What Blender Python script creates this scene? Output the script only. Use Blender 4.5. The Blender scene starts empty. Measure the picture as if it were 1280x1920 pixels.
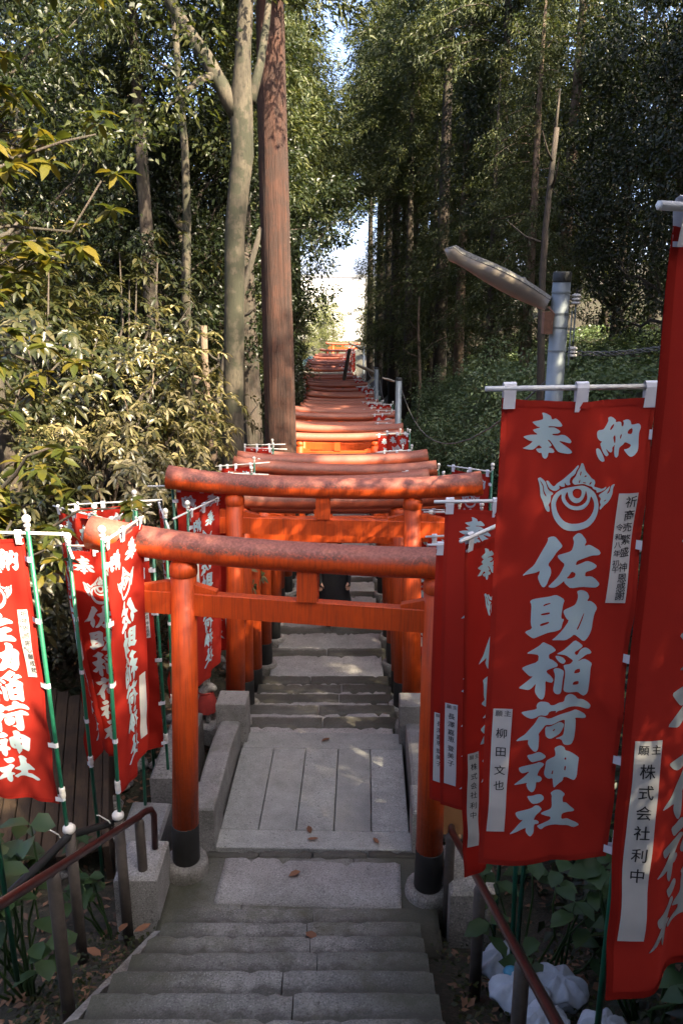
import bpy, bmesh, math, random
import numpy as np
from mathutils import Vector, Matrix, noise
from mathutils.geometry import delaunay_2d_cdt

R = math.radians
SC = bpy.context.scene
COL = SC.collection
random.seed(7)

# ------------------------------------------------------------------ camera
CAM_Z, PITCH, FPX = 3.72, 15.9, 1550.0
cd = bpy.data.cameras.new('camera')
cam = bpy.data.objects.new('camera', cd)
COL.objects.link(cam)
cam.location = (0, 0, CAM_Z)
cam.rotation_euler = (R(90 - PITCH), 0, 0)
cd.sensor_fit = 'VERTICAL'
cd.sensor_height = 36.0
cd.lens = FPX / 1920 * 36
cd.clip_start, cd.clip_end = 0.05, 9000
SC.camera = cam
SC.render.resolution_x, SC.render.resolution_y = 682, 1024

# ------------------------------------------------------------------ light
SUN_DIR = Vector((0.52, -0.52, 0.68)).normalized()      # towards the sun: behind the camera, to the right
w = bpy.data.worlds.new('World'); SC.world = w; w.use_nodes = True
nt = w.node_tree
sky = nt.nodes.new('ShaderNodeTexSky'); sky.sky_type = 'NISHITA'; sky.sun_disc = False
sky.sun_elevation = math.asin(SUN_DIR.z)
sky.sun_rotation = math.atan2(SUN_DIR.x, SUN_DIR.y)
sky.air_density, sky.dust_density, sky.ozone_density = 0.22, 2.2, 0.0
bg = nt.nodes['Background']; bg.inputs[1].default_value = 0.15
nt.links.new(sky.outputs[0], bg.inputs[0])
sl = bpy.data.lights.new('sun', 'SUN'); sl.energy = 3.5; sl.angle = R(0.6); sl.color = (1.0, 0.84, 0.60)
so = bpy.data.objects.new('sun', sl); COL.objects.link(so)
so.rotation_euler = SUN_DIR.to_track_quat('Z', 'Y').to_euler(); so.location = SUN_DIR * 60
SC.view_settings.view_transform = 'Standard'; SC.view_settings.look = 'None'
SC.view_settings.exposure = 3.2; SC.view_settings.gamma = 1.0
SC.view_settings.use_curve_mapping = False
SC.render.engine = 'CYCLES'
cy = SC.cycles
cy.use_denoising = True
try: cy.denoiser = 'OPENIMAGEDENOISE'
except Exception: pass
cy.max_bounces, cy.diffuse_bounces, cy.glossy_bounces = 8, 5, 3
cy.transmission_bounces, cy.transparent_max_bounces = 6, 8
cy.sample_clamp_indirect = 6.0

# ------------------------------------------------------------------ helpers
class MB:
    """Collects shapes; build() links them as one mesh object."""
    def __init__(s): s.v, s.f = [], []
    def add(s, v, f):
        o = len(s.v); s.v += [tuple(p) for p in v]; s.f += [tuple(i + o for i in q) for q in f]; return s
    def box(s, x0, x1, y0, y1, z0, z1):
        return s.add([(x0,y0,z0),(x1,y0,z0),(x1,y1,z0),(x0,y1,z0),(x0,y0,z1),(x1,y0,z1),(x1,y1,z1),(x0,y1,z1)],
                     [(0,3,2,1),(4,5,6,7),(0,1,5,4),(1,2,6,5),(2,3,7,6),(3,0,4,7)])
    def bbox(s, x0, x1, y0, y1, z0, z1, b):
        """box with bevelled top edges"""
        v = [(x0,y0,z0),(x1,y0,z0),(x1,y1,z0),(x0,y1,z0),(x0,y0,z1-b),(x1,y0,z1-b),(x1,y1,z1-b),(x0,y1,z1-b),
             (x0+b,y0+b,z1),(x1-b,y0+b,z1),(x1-b,y1-b,z1),(x0+b,y1-b,z1)]
        f = [(0,3,2,1),(8,9,10,11)]
        for i in range(4):
            j = (i+1) % 4; f += [(i,j,4+j,4+i),(4+i,4+j,8+j,8+i)]
        return s.add(v, f)
    def tube(s, pts, rad, n=8, caps=True, squash=None):
        pts = [Vector(p) for p in pts]
        if not hasattr(rad, '__len__'): rad = [rad] * len(pts)
        up = Vector((0,0,1)); v = []; prev = None
        for i, p in enumerate(pts):
            t = (pts[min(i+1, len(pts)-1)] - pts[max(i-1, 0)]).normalized()
            if prev is None:
                a = t.cross(up)
                if a.length < 1e-3: a = t.cross(Vector((1,0,0)))
                a.normalize()
            else:
                a = (prev - t * prev.dot(t)).normalized()
            prev = a; b = t.cross(a)
            for k in range(n):
                q = 2*math.pi*k/n
                v.append(p + (a*math.cos(q) + b*math.sin(q)) * rad[i])
        f = []
        for i in range(len(pts)-1):
            for k in range(n):
                k2 = (k+1) % n
                f.append((i*n+k, i*n+k2, (i+1)*n+k2, (i+1)*n+k))
        if caps:
            f.append(tuple(range(n))[::-1]); f.append(tuple((len(pts)-1)*n+k for k in range(n)))
        return s.add(v, f)
    def lathe(s, prof, n=16, c=(0,0,0)):
        v = []; f = []
        for r, z in prof:
            for k in range(n):
                q = 2*math.pi*k/n; v.append((c[0]+r*math.cos(q), c[1]+r*math.sin(q), c[2]+z))
        for i in range(len(prof)-1):
            for k in range(n):
                k2 = (k+1) % n; f.append((i*n+k, i*n+k2, (i+1)*n+k2, (i+1)*n+k))
        f.append(tuple(range(n))[::-1]); f.append(tuple((len(prof)-1)*n+k for k in range(n)))
        return s.add(v, f)
    def ball(s, c, r, n=10, m=7, sx=1, sy=1, sz=1):
        pr = [(max(1e-4, r*math.sin(math.pi*i/m)), -r*math.cos(math.pi*i/m)) for i in range(m+1)]
        o = len(s.v); s.lathe(pr, n)
        s.v[o:] = [(c[0]+x*sx, c[1]+y*sy, c[2]+z*sz) for x, y, z in s.v[o:]]
        return s
    def mesh(s, name, mat=None, smooth=False):
        me = bpy.data.meshes.new(name); me.from_pydata(s.v, [], s.f)
        if smooth: me.polygons.foreach_set('use_smooth', [True]*len(me.polygons))
        if mat: me.materials.append(mat)
        me.update(); return me
    def build(s, name, mat, parent=None, smooth=False, loc=(0,0,0), rot=(0,0,0)):
        return obj(name, s.mesh(name, mat, smooth), parent, loc, rot)

def obj(name, me, parent=None, loc=(0,0,0), rot=(0,0,0), scale=None):
    o = bpy.data.objects.new(name, me); COL.objects.link(o)
    o.parent = parent; o.location = loc; o.rotation_euler = rot
    if scale is not None: o.scale = scale if hasattr(scale, '__len__') else (scale,)*3
    return o
def tag(o, label=None, cat=None, group=None, kind=None):
    if label: o['label'] = label
    if cat: o['category'] = cat
    if group: o['group'] = group
    if kind: o['kind'] = kind
    return o
def thing(name, label, cat, loc=(0,0,0), rot=(0,0,0), group=None):
    return tag(obj(name, None, None, loc, rot), label, cat, group)
KIDS = {}
def copy_tree(o, parent=None):
    c = o.copy(); COL.objects.link(c); c.parent = parent
    for ch in KIDS.get(o.name) or list(o.children): copy_tree(ch, c)
    return c

def np_mesh(name, V, F, mat, smooth=False):
    """V (n,3), F (m,k) all faces of one size"""
    V = np.asarray(V, np.float32); F = np.asarray(F, np.int32); m, k = F.shape
    me = bpy.data.meshes.new(name)
    me.vertices.add(len(V)); me.vertices.foreach_set('co', V.ravel())
    me.loops.add(m*k); me.loops.foreach_set('vertex_index', F.ravel())
    me.polygons.add(m); me.polygons.foreach_set('loop_start', np.arange(0, m*k, k, dtype=np.int32))
    if smooth: me.polygons.foreach_set('use_smooth', np.ones(m, bool))
    me.update(calc_edges=True); me.validate()
    if mat: me.materials.append(mat)
    return me

# ------------------------------------------------------------------ materials
class N:
    """tiny node helper"""
    def __init__(s, name):
        s.m = bpy.data.materials.new(name); s.m.use_nodes = True
        s.t = s.m.node_tree; s.b = s.t.nodes['Principled BSDF']; s.out = s.t.nodes['Material Output']
        s.co = None
    def n(s, ty, **kw):
        x = s.t.nodes.new(ty)
        for k, v in kw.items(): setattr(x, k, v)
        return x
    def l(s, a, b): s.t.links.new(a, b)
    def coord(s, which='Object'):
        if s.co is None: s.co = s.n('ShaderNodeTexCoord')
        return s.co.outputs[which]
    def pos(s): return s.n('ShaderNodeNewGeometry').outputs['Position']
    def noise(s, scale, detail=4, rough=0.55, vec=None, stretch=None, out='Fac'):
        x = s.n('ShaderNodeTexNoise'); x.inputs['Scale'].default_value = scale
        x.inputs['Detail'].default_value = detail; x.inputs['Roughness'].default_value = rough
        vec = vec or s.coord()
        if stretch:
            mp = s.n('ShaderNodeMapping'); mp.inputs['Scale'].default_value = stretch; s.l(vec, mp.inputs[0]); vec = mp.outputs[0]
        s.l(vec, x.inputs['Vector']); return x.outputs[out]
    def ramp(s, fac, stops):
        r = s.n('ShaderNodeValToRGB'); e = r.color_ramp.elements
        while len(e) < len(stops): e.new(0.5)
        for i, (p, c) in enumerate(stops):
            e[i].position = p; e[i].color = (*c, 1) if hasattr(c, '__len__') else (c, c, c, 1)
        s.l(fac, r.inputs[0]); return r.outputs[0]
    def mix(s, fac, a, b, mode='MIX'):
        x = s.n('ShaderNodeMix', data_type='RGBA', blend_type=mode)
        for sock, v in ((x.inputs['Factor'], fac), (x.inputs[6], a), (x.inputs[7], b)):
            if hasattr(v, 'is_linked') or hasattr(v, 'links'): s.l(v, sock)
            elif hasattr(v, '__len__'): sock.default_value = (*v, 1)
            else: sock.default_value = v if sock.type == 'VALUE' else (v, v, v, 1)
        return x.outputs[2]
    def math(s, op, a, b=None, clamp=False):
        x = s.n('ShaderNodeMath', operation=op); x.use_clamp = clamp
        for sock, v in ((x.inputs[0], a), (x.inputs[1], b)):
            if v is None: continue
            if hasattr(v, 'links'): s.l(v, sock)
            else: sock.default_value = v
        return x.outputs[0]
    def color(s, c):
        if hasattr(c, 'links'): s.l(c, s.b.inputs['Base Color'])
        else: s.b.inputs['Base Color'].default_value = (*c, 1)
    def rough(s, v):
        if hasattr(v, 'links'): s.l(v, s.b.inputs['Roughness'])
        else: s.b.inputs['Roughness'].default_value = v
    def bump(s, h, strength=0.4, dist=0.01):
        b = s.n('ShaderNodeBump'); b.inputs['Strength'].default_value = strength; b.inputs['Distance'].default_value = dist
        s.l(h, b.inputs['Height']); s.l(b.outputs[0], s.b.inputs['Normal']); return b
    def rnd(s): return s.n('ShaderNodeObjectInfo').outputs['Random']
    def island(s): return s.n('ShaderNodeNewGeometry').outputs['Random Per Island']
    def nz(s):
        g = s.n('ShaderNodeNewGeometry'); x = s.n('ShaderNodeSeparateXYZ'); s.l(g.outputs['Normal'], x.inputs[0]); return x.outputs[2]
    def translucent(s, col, fac):
        tr = s.n('ShaderNodeBsdfTranslucent'); mx = s.n('ShaderNodeMixShader'); mx.inputs[0].default_value = fac
        if hasattr(col, 'links'): s.l(col, tr.inputs[0])
        else: tr.inputs[0].default_value = (*col, 1)
        s.l(s.b.outputs[0], mx.inputs[1]); s.l(tr.outputs[0], mx.inputs[2]); s.l(mx.outputs[0], s.out.inputs[0])

def plain(name, c, rough=0.6, metal=0.0, var=0.25, scale=30):
    a = N(name); f = a.noise(scale, 4)
    a.color(a.mix(f, tuple(x*(1-var) for x in c), tuple(min(1, x*(1+var)) for x in c)))
    a.rough(rough); a.b.inputs['Metallic'].default_value = metal
    a.bump(f, 0.15, 0.004); return a.m

def mat_paint(name, top, old=0.0):
    a = N(name)
    n1 = a.noise(5, 6, 0.65); n2 = a.noise(60, 5, 0.7); n3 = a.noise(2.0, 3)
    base = a.mix(a.ramp(n1, [(0.3, 0.0), (0.75, 1.0)]), (0.60, 0.074, 0.004), (0.47, 0.054, 0.004))
    base = a.mix(a.ramp(n2, [(0.66, 0.0), (0.72, 0.7)]), base, (0.55, 0.22, 0.12))          # pale chips
    streak = a.noise(14, 4, 0.6, stretch=(6, 6, 0.25))
    base = a.mix(a.ramp(streak, [(0.46, 0.0), (0.8, 0.8)]), base, (0.17, 0.024, 0.008))
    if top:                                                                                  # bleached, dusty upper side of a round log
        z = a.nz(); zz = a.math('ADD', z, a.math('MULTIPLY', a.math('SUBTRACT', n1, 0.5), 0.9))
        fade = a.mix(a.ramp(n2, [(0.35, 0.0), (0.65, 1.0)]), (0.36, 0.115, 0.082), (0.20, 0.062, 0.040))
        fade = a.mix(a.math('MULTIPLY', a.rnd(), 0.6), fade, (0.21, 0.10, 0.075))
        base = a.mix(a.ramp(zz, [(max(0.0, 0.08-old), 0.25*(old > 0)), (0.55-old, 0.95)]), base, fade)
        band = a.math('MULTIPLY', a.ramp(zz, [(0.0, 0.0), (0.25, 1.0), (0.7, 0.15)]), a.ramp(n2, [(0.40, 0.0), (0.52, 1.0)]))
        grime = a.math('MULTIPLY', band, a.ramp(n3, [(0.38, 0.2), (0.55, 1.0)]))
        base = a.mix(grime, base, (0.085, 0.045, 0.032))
    if old: base = a.mix(0.45, base, (0.22, 0.072, 0.042))
    a.color(base)
    a.rough(a.ramp(n2, [(0.3, 0.42), (0.7, 0.7)])); a.bump(a.mix(0.5, n2, n1), 0.25, 0.006)
    return a.m

def mat_stone(name, c1, c2, speck=160, dark=0.5, moss=0.0, bumpd=0.012, dirt_shade=0.0):
    a = N(name); p = a.pos()
    big = a.noise(2.3, 5, 0.6, p); mid = a.noise(11, 6, 0.7, p); fine = a.noise(speck, 3, 0.6, p)
    c = a.mix(a.ramp(mid, [(0.3, 0), (0.7, 1)]), c1, c2)
    c = a.mix(a.ramp(big, [(0.38, dark), (0.56, 0.0)]), c, tuple(x*0.36 for x in c1))
    c = a.mix(a.ramp(fine, [(0.36, 0.75), (0.47, 0.0)]), c, tuple(x*0.3 for x in c1))
    c = a.mix(a.ramp(fine, [(0.58, 0.0), (0.7, 0.6)]), c, tuple(min(1, x*1.7) for x in c2))
    pits = a.noise(38, 4, 0.6, p)
    c = a.mix(a.ramp(pits, [(0.30, 0.8), (0.38, 0.0)]), c, tuple(x*0.25 for x in c1))
    if moss:
        mo = a.math('MULTIPLY', a.ramp(a.noise(3.1, 5, 0.7, p), [(0.5, 0.0), (0.66, 1.0)]), moss)
        c = a.mix(mo, c, (0.055, 0.055, 0.018))
    rn = a.rnd(); c = a.mix(a.math('MULTIPLY', rn, 0.35), c, tuple(x*0.55 for x in c1))
    if dirt_shade:                                                     # moss and damp on the little-trodden ends of the steps
        sx = a.n('ShaderNodeSeparateXYZ'); a.l(p, sx.inputs[0]); ed = a.math('ABSOLUTE', a.math('ADD', sx.outputs[0], 0.3))
        ed = a.math('ADD', ed, a.math('MULTIPLY', a.math('SUBTRACT', mid, 0.5), 0.5))
        c = a.mix(a.ramp(ed, [(0.36, 0.0), (0.66, 0.8)]), c, (0.040, 0.042, 0.022))
    if dirt_shade:                                                     # soil and painted corner shade along the back of each tread
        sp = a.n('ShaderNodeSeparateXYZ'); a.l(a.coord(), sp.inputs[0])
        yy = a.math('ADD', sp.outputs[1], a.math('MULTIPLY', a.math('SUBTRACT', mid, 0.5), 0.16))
        c = a.mix(a.math('MULTIPLY', a.ramp(yy, [(0.185, 1.0), (0.235, 0.0)]), dirt_shade), c, (0.035, 0.032, 0.022))
    a.color(c); a.rough(0.85); a.bump(a.mix(0.5, a.mix(0.5, mid, fine), pits), 0.55, bumpd)
    return a.m

def mat_leaf(name, cols, tr=0.35, rough=0.45, objvar=0.3):
    a = N(name); i = a.island()
    st = [(k/(len(cols)-1), c) for k, c in enumerate(cols)]
    c = a.ramp(i, st)
    c = a.mix(a.math('MULTIPLY', a.rnd(), objvar), c, tuple(x*0.5 for x in cols[0]))
    a.color(c); a.rough(rough); a.b.inputs['Specular IOR Level'].default_value = 0.4
    if tr: a.translucent(a.mix(0.0, a.mix(1.0, c, (1.5, 1.45, 0.7), 'MULTIPLY'), c), tr)
    return a.m

def mat_bark(name, c1, c2, c3, sx=14, patch=0.5, stretch=(1, 1, 0.12), bd=0.03):
    a = N(name)
    f = a.noise(sx, 7, 0.7, stretch=stretch); g = a.noise(3.5, 5, 0.6); h = a.noise(sx*4, 5, 0.7, stretch=stretch)
    c = a.mix(a.ramp(f, [(0.35, 0), (0.62, 1)]), c1, c2)
    c = a.mix(a.math('MULTIPLY', a.ramp(g, [(0.47, 0), (0.54, 1)]), patch), c, c3)
    c = a.mix(a.ramp(h, [(0.32, 0.7), (0.45, 0.0)]), c, tuple(x*0.35 for x in c1))
    a.color(c); a.rough(0.9); a.bump(a.mix(0.4, f, h), 0.9, bd); return a.m

def mat_cloth(name, c1, c2, tr):
    a = N(name); n = a.noise(2.0, 3); th = a.noise(420, 2)
    c = a.mix(n, c1, c2); c = a.mix(a.math('MULTIPLY', a.rnd(), 0.5), c, tuple(x*f for x, f in zip(c1, (1.1, 2.0, 2.2))))
    c = a.mix(a.math('MULTIPLY', th, 0.25), c, tuple(x*0.5 for x in c1))
    a.color(c); a.rough(0.9); a.b.inputs['Specular IOR Level'].default_value = 0.15
    a.bump(th, 0.2, 0.002); a.translucent(c, tr); return a.m

MAT = dict(
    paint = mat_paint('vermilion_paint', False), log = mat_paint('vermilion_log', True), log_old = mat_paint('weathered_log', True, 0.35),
    black = plain('black_base_paint', (0.012, 0.012, 0.011), 0.6, var=0.5, scale=18),
    grey_log = mat_bark('silvered_log', (0.18, 0.17, 0.15), (0.27, 0.26, 0.23), (0.14, 0.10, 0.08), 8, 0.4, (0.12, 1, 1), 0.01),
    plinth = mat_stone('plinth_concrete', (0.24, 0.23, 0.20), (0.36, 0.34, 0.30), 90, 0.6, 0.5),
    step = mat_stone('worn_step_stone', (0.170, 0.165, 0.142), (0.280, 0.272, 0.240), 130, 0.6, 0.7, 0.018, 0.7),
    cement = mat_stone('pale_cement', (0.28, 0.272, 0.252), (0.39, 0.38, 0.355), 120, 0.35, 0.15),
    granite = mat_stone('speckled_granite', (0.25, 0.255, 0.235), (0.38, 0.385, 0.355), 190, 0.25, 0.0, 0.004),
    newel = mat_stone('parapet_granite', (0.20, 0.195, 0.18), (0.30, 0.295, 0.275), 170, 0.5, 0.4, 0.006),
    rock = mat_stone('field_stone', (0.17, 0.165, 0.15), (0.30, 0.29, 0.27), 60, 0.5, 0.3),
    statue = mat_stone('carved_stone', (0.22, 0.21, 0.19), (0.33, 0.315, 0.285), 120, 0.4, 0.3),
    cloth = mat_cloth('red_banner_cloth', (0.42, 0.021, 0.012), (0.36, 0.016, 0.009), 0.33),
    hem = mat_cloth('double_red_hem', (0.36, 0.017, 0.010), (0.29, 0.013, 0.008), 0.15),
    print = mat_cloth('white_print', (0.56, 0.58, 0.60), (0.48, 0.50, 0.52), 0.3),
    tape = plain('white_tab_cloth', (0.62, 0.64, 0.69), 0.8, var=0.08),
    paper = plain('paper_strip', (0.54, 0.54, 0.52), 0.9, var=0.06),
    ink = plain('ink', (0.012, 0.012, 0.014), 0.7),
    green = plain('green_pole', (0.012, 0.11, 0.062), 0.38, var=0.3, scale=12),
    white = plain('white_plastic', (0.66, 0.65, 0.60), 0.45, var=0.12, scale=12),
    bar = plain('white_crossbar', (0.62, 0.62, 0.59), 0.45, var=0.12, scale=14),
    rail = plain('rusty_rail', (0.065, 0.022, 0.02), 0.28, 0.55, 0.5, 25),
    railpost = plain('weathered_rail_post', (0.075, 0.062, 0.05), 0.7, 0.0, 0.6, 22),
    galv = plain('galvanised_pole', (0.19, 0.225, 0.245), 0.5, 0.35, 0.3, 14),
    lamp = mat_stone('lichened_lamp_housing', (0.17, 0.165, 0.145), (0.26, 0.25, 0.22), 100, 0.55, 0.25, 0.003),
    diffuser = plain('dirty_lamp_cover', (0.19, 0.16, 0.12), 0.4, 0, 0.35, 9),
    rust = plain('rusty_bracket', (0.20, 0.10, 0.06), 0.8, 0.2, 0.6, 40),
    porcelain = plain('porcelain', (0.55, 0.53, 0.49), 0.3),
    darkmetal = plain('dark_metal', (0.02, 0.022, 0.022), 0.5, 0.3, 0.4),
    cable = plain('cable', (0.10, 0.10, 0.095), 0.7),
    wood = mat_bark('weathered_plank', (0.034, 0.019, 0.009), (0.062, 0.037, 0.018), (0.018, 0.012, 0.007), 16, 0.5, (1, 0.08, 1), 0.006),
    cedar = mat_bark('red_cedar_bark', (0.024, 0.0098, 0.0062), (0.064, 0.025, 0.0145), (0.022, 0.012, 0.009), 17, 0.5, (1, 1, 0.045), 0.05),
    darkbark = mat_bark('dark_bark', (0.035, 0.027, 0.021), (0.06, 0.046, 0.035), (0.03, 0.03, 0.02), 16, 0.5),
    greybark = mat_bark('mottled_grey_bark', (0.026, 0.022, 0.014), (0.064, 0.053, 0.035), (0.016, 0.018, 0.008), 9, 0.85, (1, 1, 0.35), 0.012),
    brownbark = mat_bark('brown_bark', (0.10, 0.068, 0.046), (0.17, 0.12, 0.085), (0.06, 0.05, 0.03), 13, 0.5),
    bag = plain('woven_sack', (0.30, 0.34, 0.38), 0.8, var=0.3, scale=22),
    bluecloth = plain('blue_plastic', (0.03, 0.17, 0.26), 0.5),
    bib = plain('faded_red_bib', (0.26, 0.022, 0.016), 0.9, var=0.4),
    card = plain('brown_board', (0.34, 0.17, 0.075), 0.8, var=0.2, scale=8),
    skin = plain('skin', (0.42, 0.25, 0.17), 0.55, var=0.05),
    blackcoat = plain('black_coat', (0.010, 0.010, 0.012), 0.85, var=0.4),
    hair = plain('black_hair', (0.006, 0.005, 0.005), 0.45),
    house = plain('white_render', (0.80, 0.79, 0.76), 0.9, var=0.04, scale=2),
    rooft = plain('grey_roof', (0.20, 0.21, 0.22), 0.7),
    teal = plain('teal_roof', (0.08, 0.14, 0.15), 0.6),
    glass = plain('washed_out_window', (0.55, 0.56, 0.57), 0.3),  # panes kept pale, the glare on the wall put into their colour
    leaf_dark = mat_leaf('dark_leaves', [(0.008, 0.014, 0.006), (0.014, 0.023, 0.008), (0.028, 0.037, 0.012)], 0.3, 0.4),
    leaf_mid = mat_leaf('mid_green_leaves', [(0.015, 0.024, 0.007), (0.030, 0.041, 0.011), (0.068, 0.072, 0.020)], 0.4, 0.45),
    leaf_sunlit = mat_leaf('sunlit_olive_leaves', [(0.034, 0.038, 0.013), (0.10, 0.092, 0.034), (0.20, 0.17, 0.075), (0.32, 0.27, 0.14)], 0.25, 0.3),  # olive leaves with the sunlight on the bush put into the paler tones
    leaf_shrub = mat_leaf('shaded_olive_leaves', [(0.011, 0.016, 0.006), (0.022, 0.027, 0.009), (0.038, 0.040, 0.013), (0.070, 0.060, 0.022)], 0.25, 0.35),  # bushes outside the sun patch, shade put into the leaf tones
    leaf_big = mat_leaf('glossy_big_leaves', [(0.030, 0.042, 0.010), (0.060, 0.068, 0.012), (0.13, 0.10, 0.016)], 0.4, 0.3),
    leaf_con = mat_leaf('cedar_needles', [(0.024, 0.038, 0.015), (0.046, 0.062, 0.020), (0.088, 0.094, 0.030)], 0.3, 0.55),
    leaf_ivy = mat_leaf('ivy_leaves', [(0.060, 0.098, 0.044), (0.105, 0.155, 0.068), (0.16, 0.20, 0.09)], 0.25, 0.4),
    leaf_bamboo = mat_leaf('pale_bamboo_leaves', [(0.10, 0.125, 0.05), (0.14, 0.16, 0.065), (0.18, 0.18, 0.075)], 0.45, 0.5),
    leaf_hyd = mat_leaf('hydrangea_leaves', [(0.030, 0.065, 0.022), (0.045, 0.085, 0.028)], 0.3, 0.45, 0.1),
    litter = mat_leaf('fallen_leaves', [(0.10, 0.055, 0.028), (0.17, 0.095, 0.05), (0.24, 0.13, 0.075), (0.07, 0.045, 0.03)], 0.0, 0.8),
    dryleaf = mat_leaf('dry_leaf', [(0.16, 0.065, 0.028), (0.24, 0.12, 0.065)], 0.1, 0.7, 0.6),
)
def mat_ground():
    a = N('forest_floor'); p = a.pos()
    f = a.noise(1.2, 6, 0.65, p); g = a.noise(22, 5, 0.7, p)
    c = a.mix(a.ramp(f, [(0.4, 0), (0.62, 1)]), (0.042, 0.034, 0.024), (0.03, 0.038, 0.016))
    c = a.mix(a.ramp(g, [(0.5, 0), (0.62, 0.8)]), c, (0.085, 0.062, 0.042))
    a.color(c); a.rough(0.95); a.bump(g, 0.8, 0.05); return a.m
MAT['ground'] = mat_ground()

# ------------------------------------------------------------------ the lie of the land
def prof(y): return np.interp(y, [-60, -30, -3, 0, 4.04, 4.75, 6.25, 8.68, 10.8, 13.2, 17.1, 21.5, 28, 35, 46, 71, 90, 140, 400, 3500],
                              [11, 8, 4.1, 2.45, 0.12, -0.02, -0.03, -0.72, -0.98, -1.26, -1.57, -1.95, -2.60, -3.10, -3.55, -4.06, -4.3, -5.0, -6, 2])
def axis(y): return np.interp(y, [0, 2.5, 6, 10.5, 20, 33, 38, 46, 57, 71], [-0.38, -0.31, -0.2, -0.12, -0.04, 0.0, -0.22, -0.95, -0.65, 0.1])
def wob(x, y): return 0.10*np.sin(1.7*x+0.6*y)+0.08*np.sin(2.9*x-1.3*y+1)+0.05*np.sin(5.1*x+4.3*y)
def ground(x, y):
    x = np.asarray(x, float); y = np.asarray(y, float)
    dx = x - axis(y)
    r = np.clip(dx - 1.25, 0, None)
    sr = np.interp(y, [0, 5, 9, 12, 40, 80], [0.45, 0.5, 0.9, 1.35, 1.25, 0.35])
    rise_r = np.where(r < 2.3, r*sr, 2.3*sr + (np.minimum(r, 40)-2.3)*0.36)
    l = np.clip(-dx - np.interp(y, [0, 5, 7, 9, 90], [1.9, 2.6, 2.0, 1.6, 1.6]), 0, None)
    sl_ = np.interp(y, [0, 7, 10, 40, 80], [0.35, 0.5, 0.7, 0.45, 0.2])
    rise_l = np.where(l < 3, l*sl_, 3*sl_ + (np.minimum(l, 30)-3)*0.22)
    far = np.interp(y, [75, 140], [1, 0.15])
    k = np.clip((np.abs(dx)-0.9)/1.0, 0, 1)
    return prof(y) - 0.27 + (rise_r + rise_l)*far + wob(x, y)*k*np.interp(np.hypot(x, y), [0, 60, 300], [1, 1.5, 0])
def gz(x, y): return float(ground(x, y))

def terrain():
    def spread(a, b, st, far, g):
        v = list(np.arange(a, b+1e-6, st)); s = st
        while v[-1] < far: s *= g; v.append(v[-1]+s)
        s = st
        return v
    xs = spread(-9, 9, 0.28, 3000, 1.35); s = 0.28; left = [-9]
    while left[-1] > -3000: s *= 1.35; left.append(left[-1]-s)
    xs = left[:0:-1] + xs
    ys = spread(-8, 60, 0.3, 3400, 1.25); s = 0.3; back = [-8]
    while back[-1] > -70: s *= 1.35; back.append(back[-1]-s)
    ys = back[:0:-1] + ys
    X, Y = np.meshgrid(xs, ys); Z = ground(X, Y)
    nx, ny = len(xs), len(ys)
    V = np.stack([X, Y, Z], -1).reshape(-1, 3)
    i = np.arange(nx*ny).reshape(ny, nx)
    F = np.stack([i[:-1, :-1], i[:-1, 1:], i[1:, 1:], i[1:, :-1]], -1).reshape(-1, 4)
    tag(obj('ground', np_mesh('ground', V, F, MAT['ground'], True)), kind='structure')
terrain()

# ------------------------------------------------------------------ the stone stairs
def step_stone(wd, dp, ht, seed, rough=0.012):
    """worn block: local x 0..wd, y 0 (back) .. dp (nosing), top at z 0, irregular front edge"""
    rs = np.random.RandomState(seed); n = max(4, int(wd/0.035))
    ph = rs.rand(6)*6.28
    V, F = [], []
    for i in range(n+1):
        x = wd*i/n
        wv = rough*(0.5*math.sin(5*x+ph[0])+0.12*math.sin(23*x+ph[1])) + rs.normal(0, rough*0.2) - (rough*rs.uniform(1.0, 4.5) if rs.rand() < 0.10 else 0)
        tz = 0.2*rough*(math.sin(7*x+ph[3])+math.sin(19*x+ph[4])) + rs.normal(0, rough*0.08)
        e = 0.012 if i in (0, n) else 0
        b = 0.022 + rough*0.5*rs.rand()
        for y, z in ((0, -ht), (0, tz*0.3), (dp*0.45, tz*0.6), (dp-b+wv, tz-e*0.3), (dp-b*0.35+wv, tz-b*0.28-e), (dp+wv, tz-b-e), (dp+wv*0.6, -ht)):
            V.append((x, y, z))
    for i in range(n):
        for k in range(6):
            a = i*7+k; F.append((a, a+1, a+8, a+7))
        F.append((i*7+6, i*7, i*7+7, i*7+13))
    F.append(tuple(range(6, -1, -1))); F.append(tuple(n*7+k for k in range(7)))
    m = MB(); m.add(V, F); return m
stairs = tag(obj('stone_stairs', None), kind='structure')
RUN, RISE = 0.262, 0.15
seed = 11
for k in range(1, 19):                                           # the steep flight down from the viewer
    nos = 4.04 - (k-1)*RUN; z = RISE*k
    cx = float(axis(nos)); x0, x1 = cx-0.72, cx+0.70
    rs = random.Random(k*13); cuts = [x0]
    while x1 - cuts[-1] > 0.95: cuts.append(cuts[-1] + rs.uniform(0.5, 0.9))
    if k % 2: cuts = [x0 + (x1 - c) for c in cuts[::-1]]; cuts = ([x0] + cuts[:-1] if len(cuts) > 1 else [x0])
    cuts = sorted(set(round(c, 3) for c in cuts)) + [x1]
    for a, b in zip(cuts[:-1], cuts[1:]):
        seed += 1
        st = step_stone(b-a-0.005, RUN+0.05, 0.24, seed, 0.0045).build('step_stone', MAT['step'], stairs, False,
                (a+0.004, nos-RUN-0.05, z + rs.uniform(-0.006, 0.006)), (0, 0, rs.uniform(-0.006, 0.006)))
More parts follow.
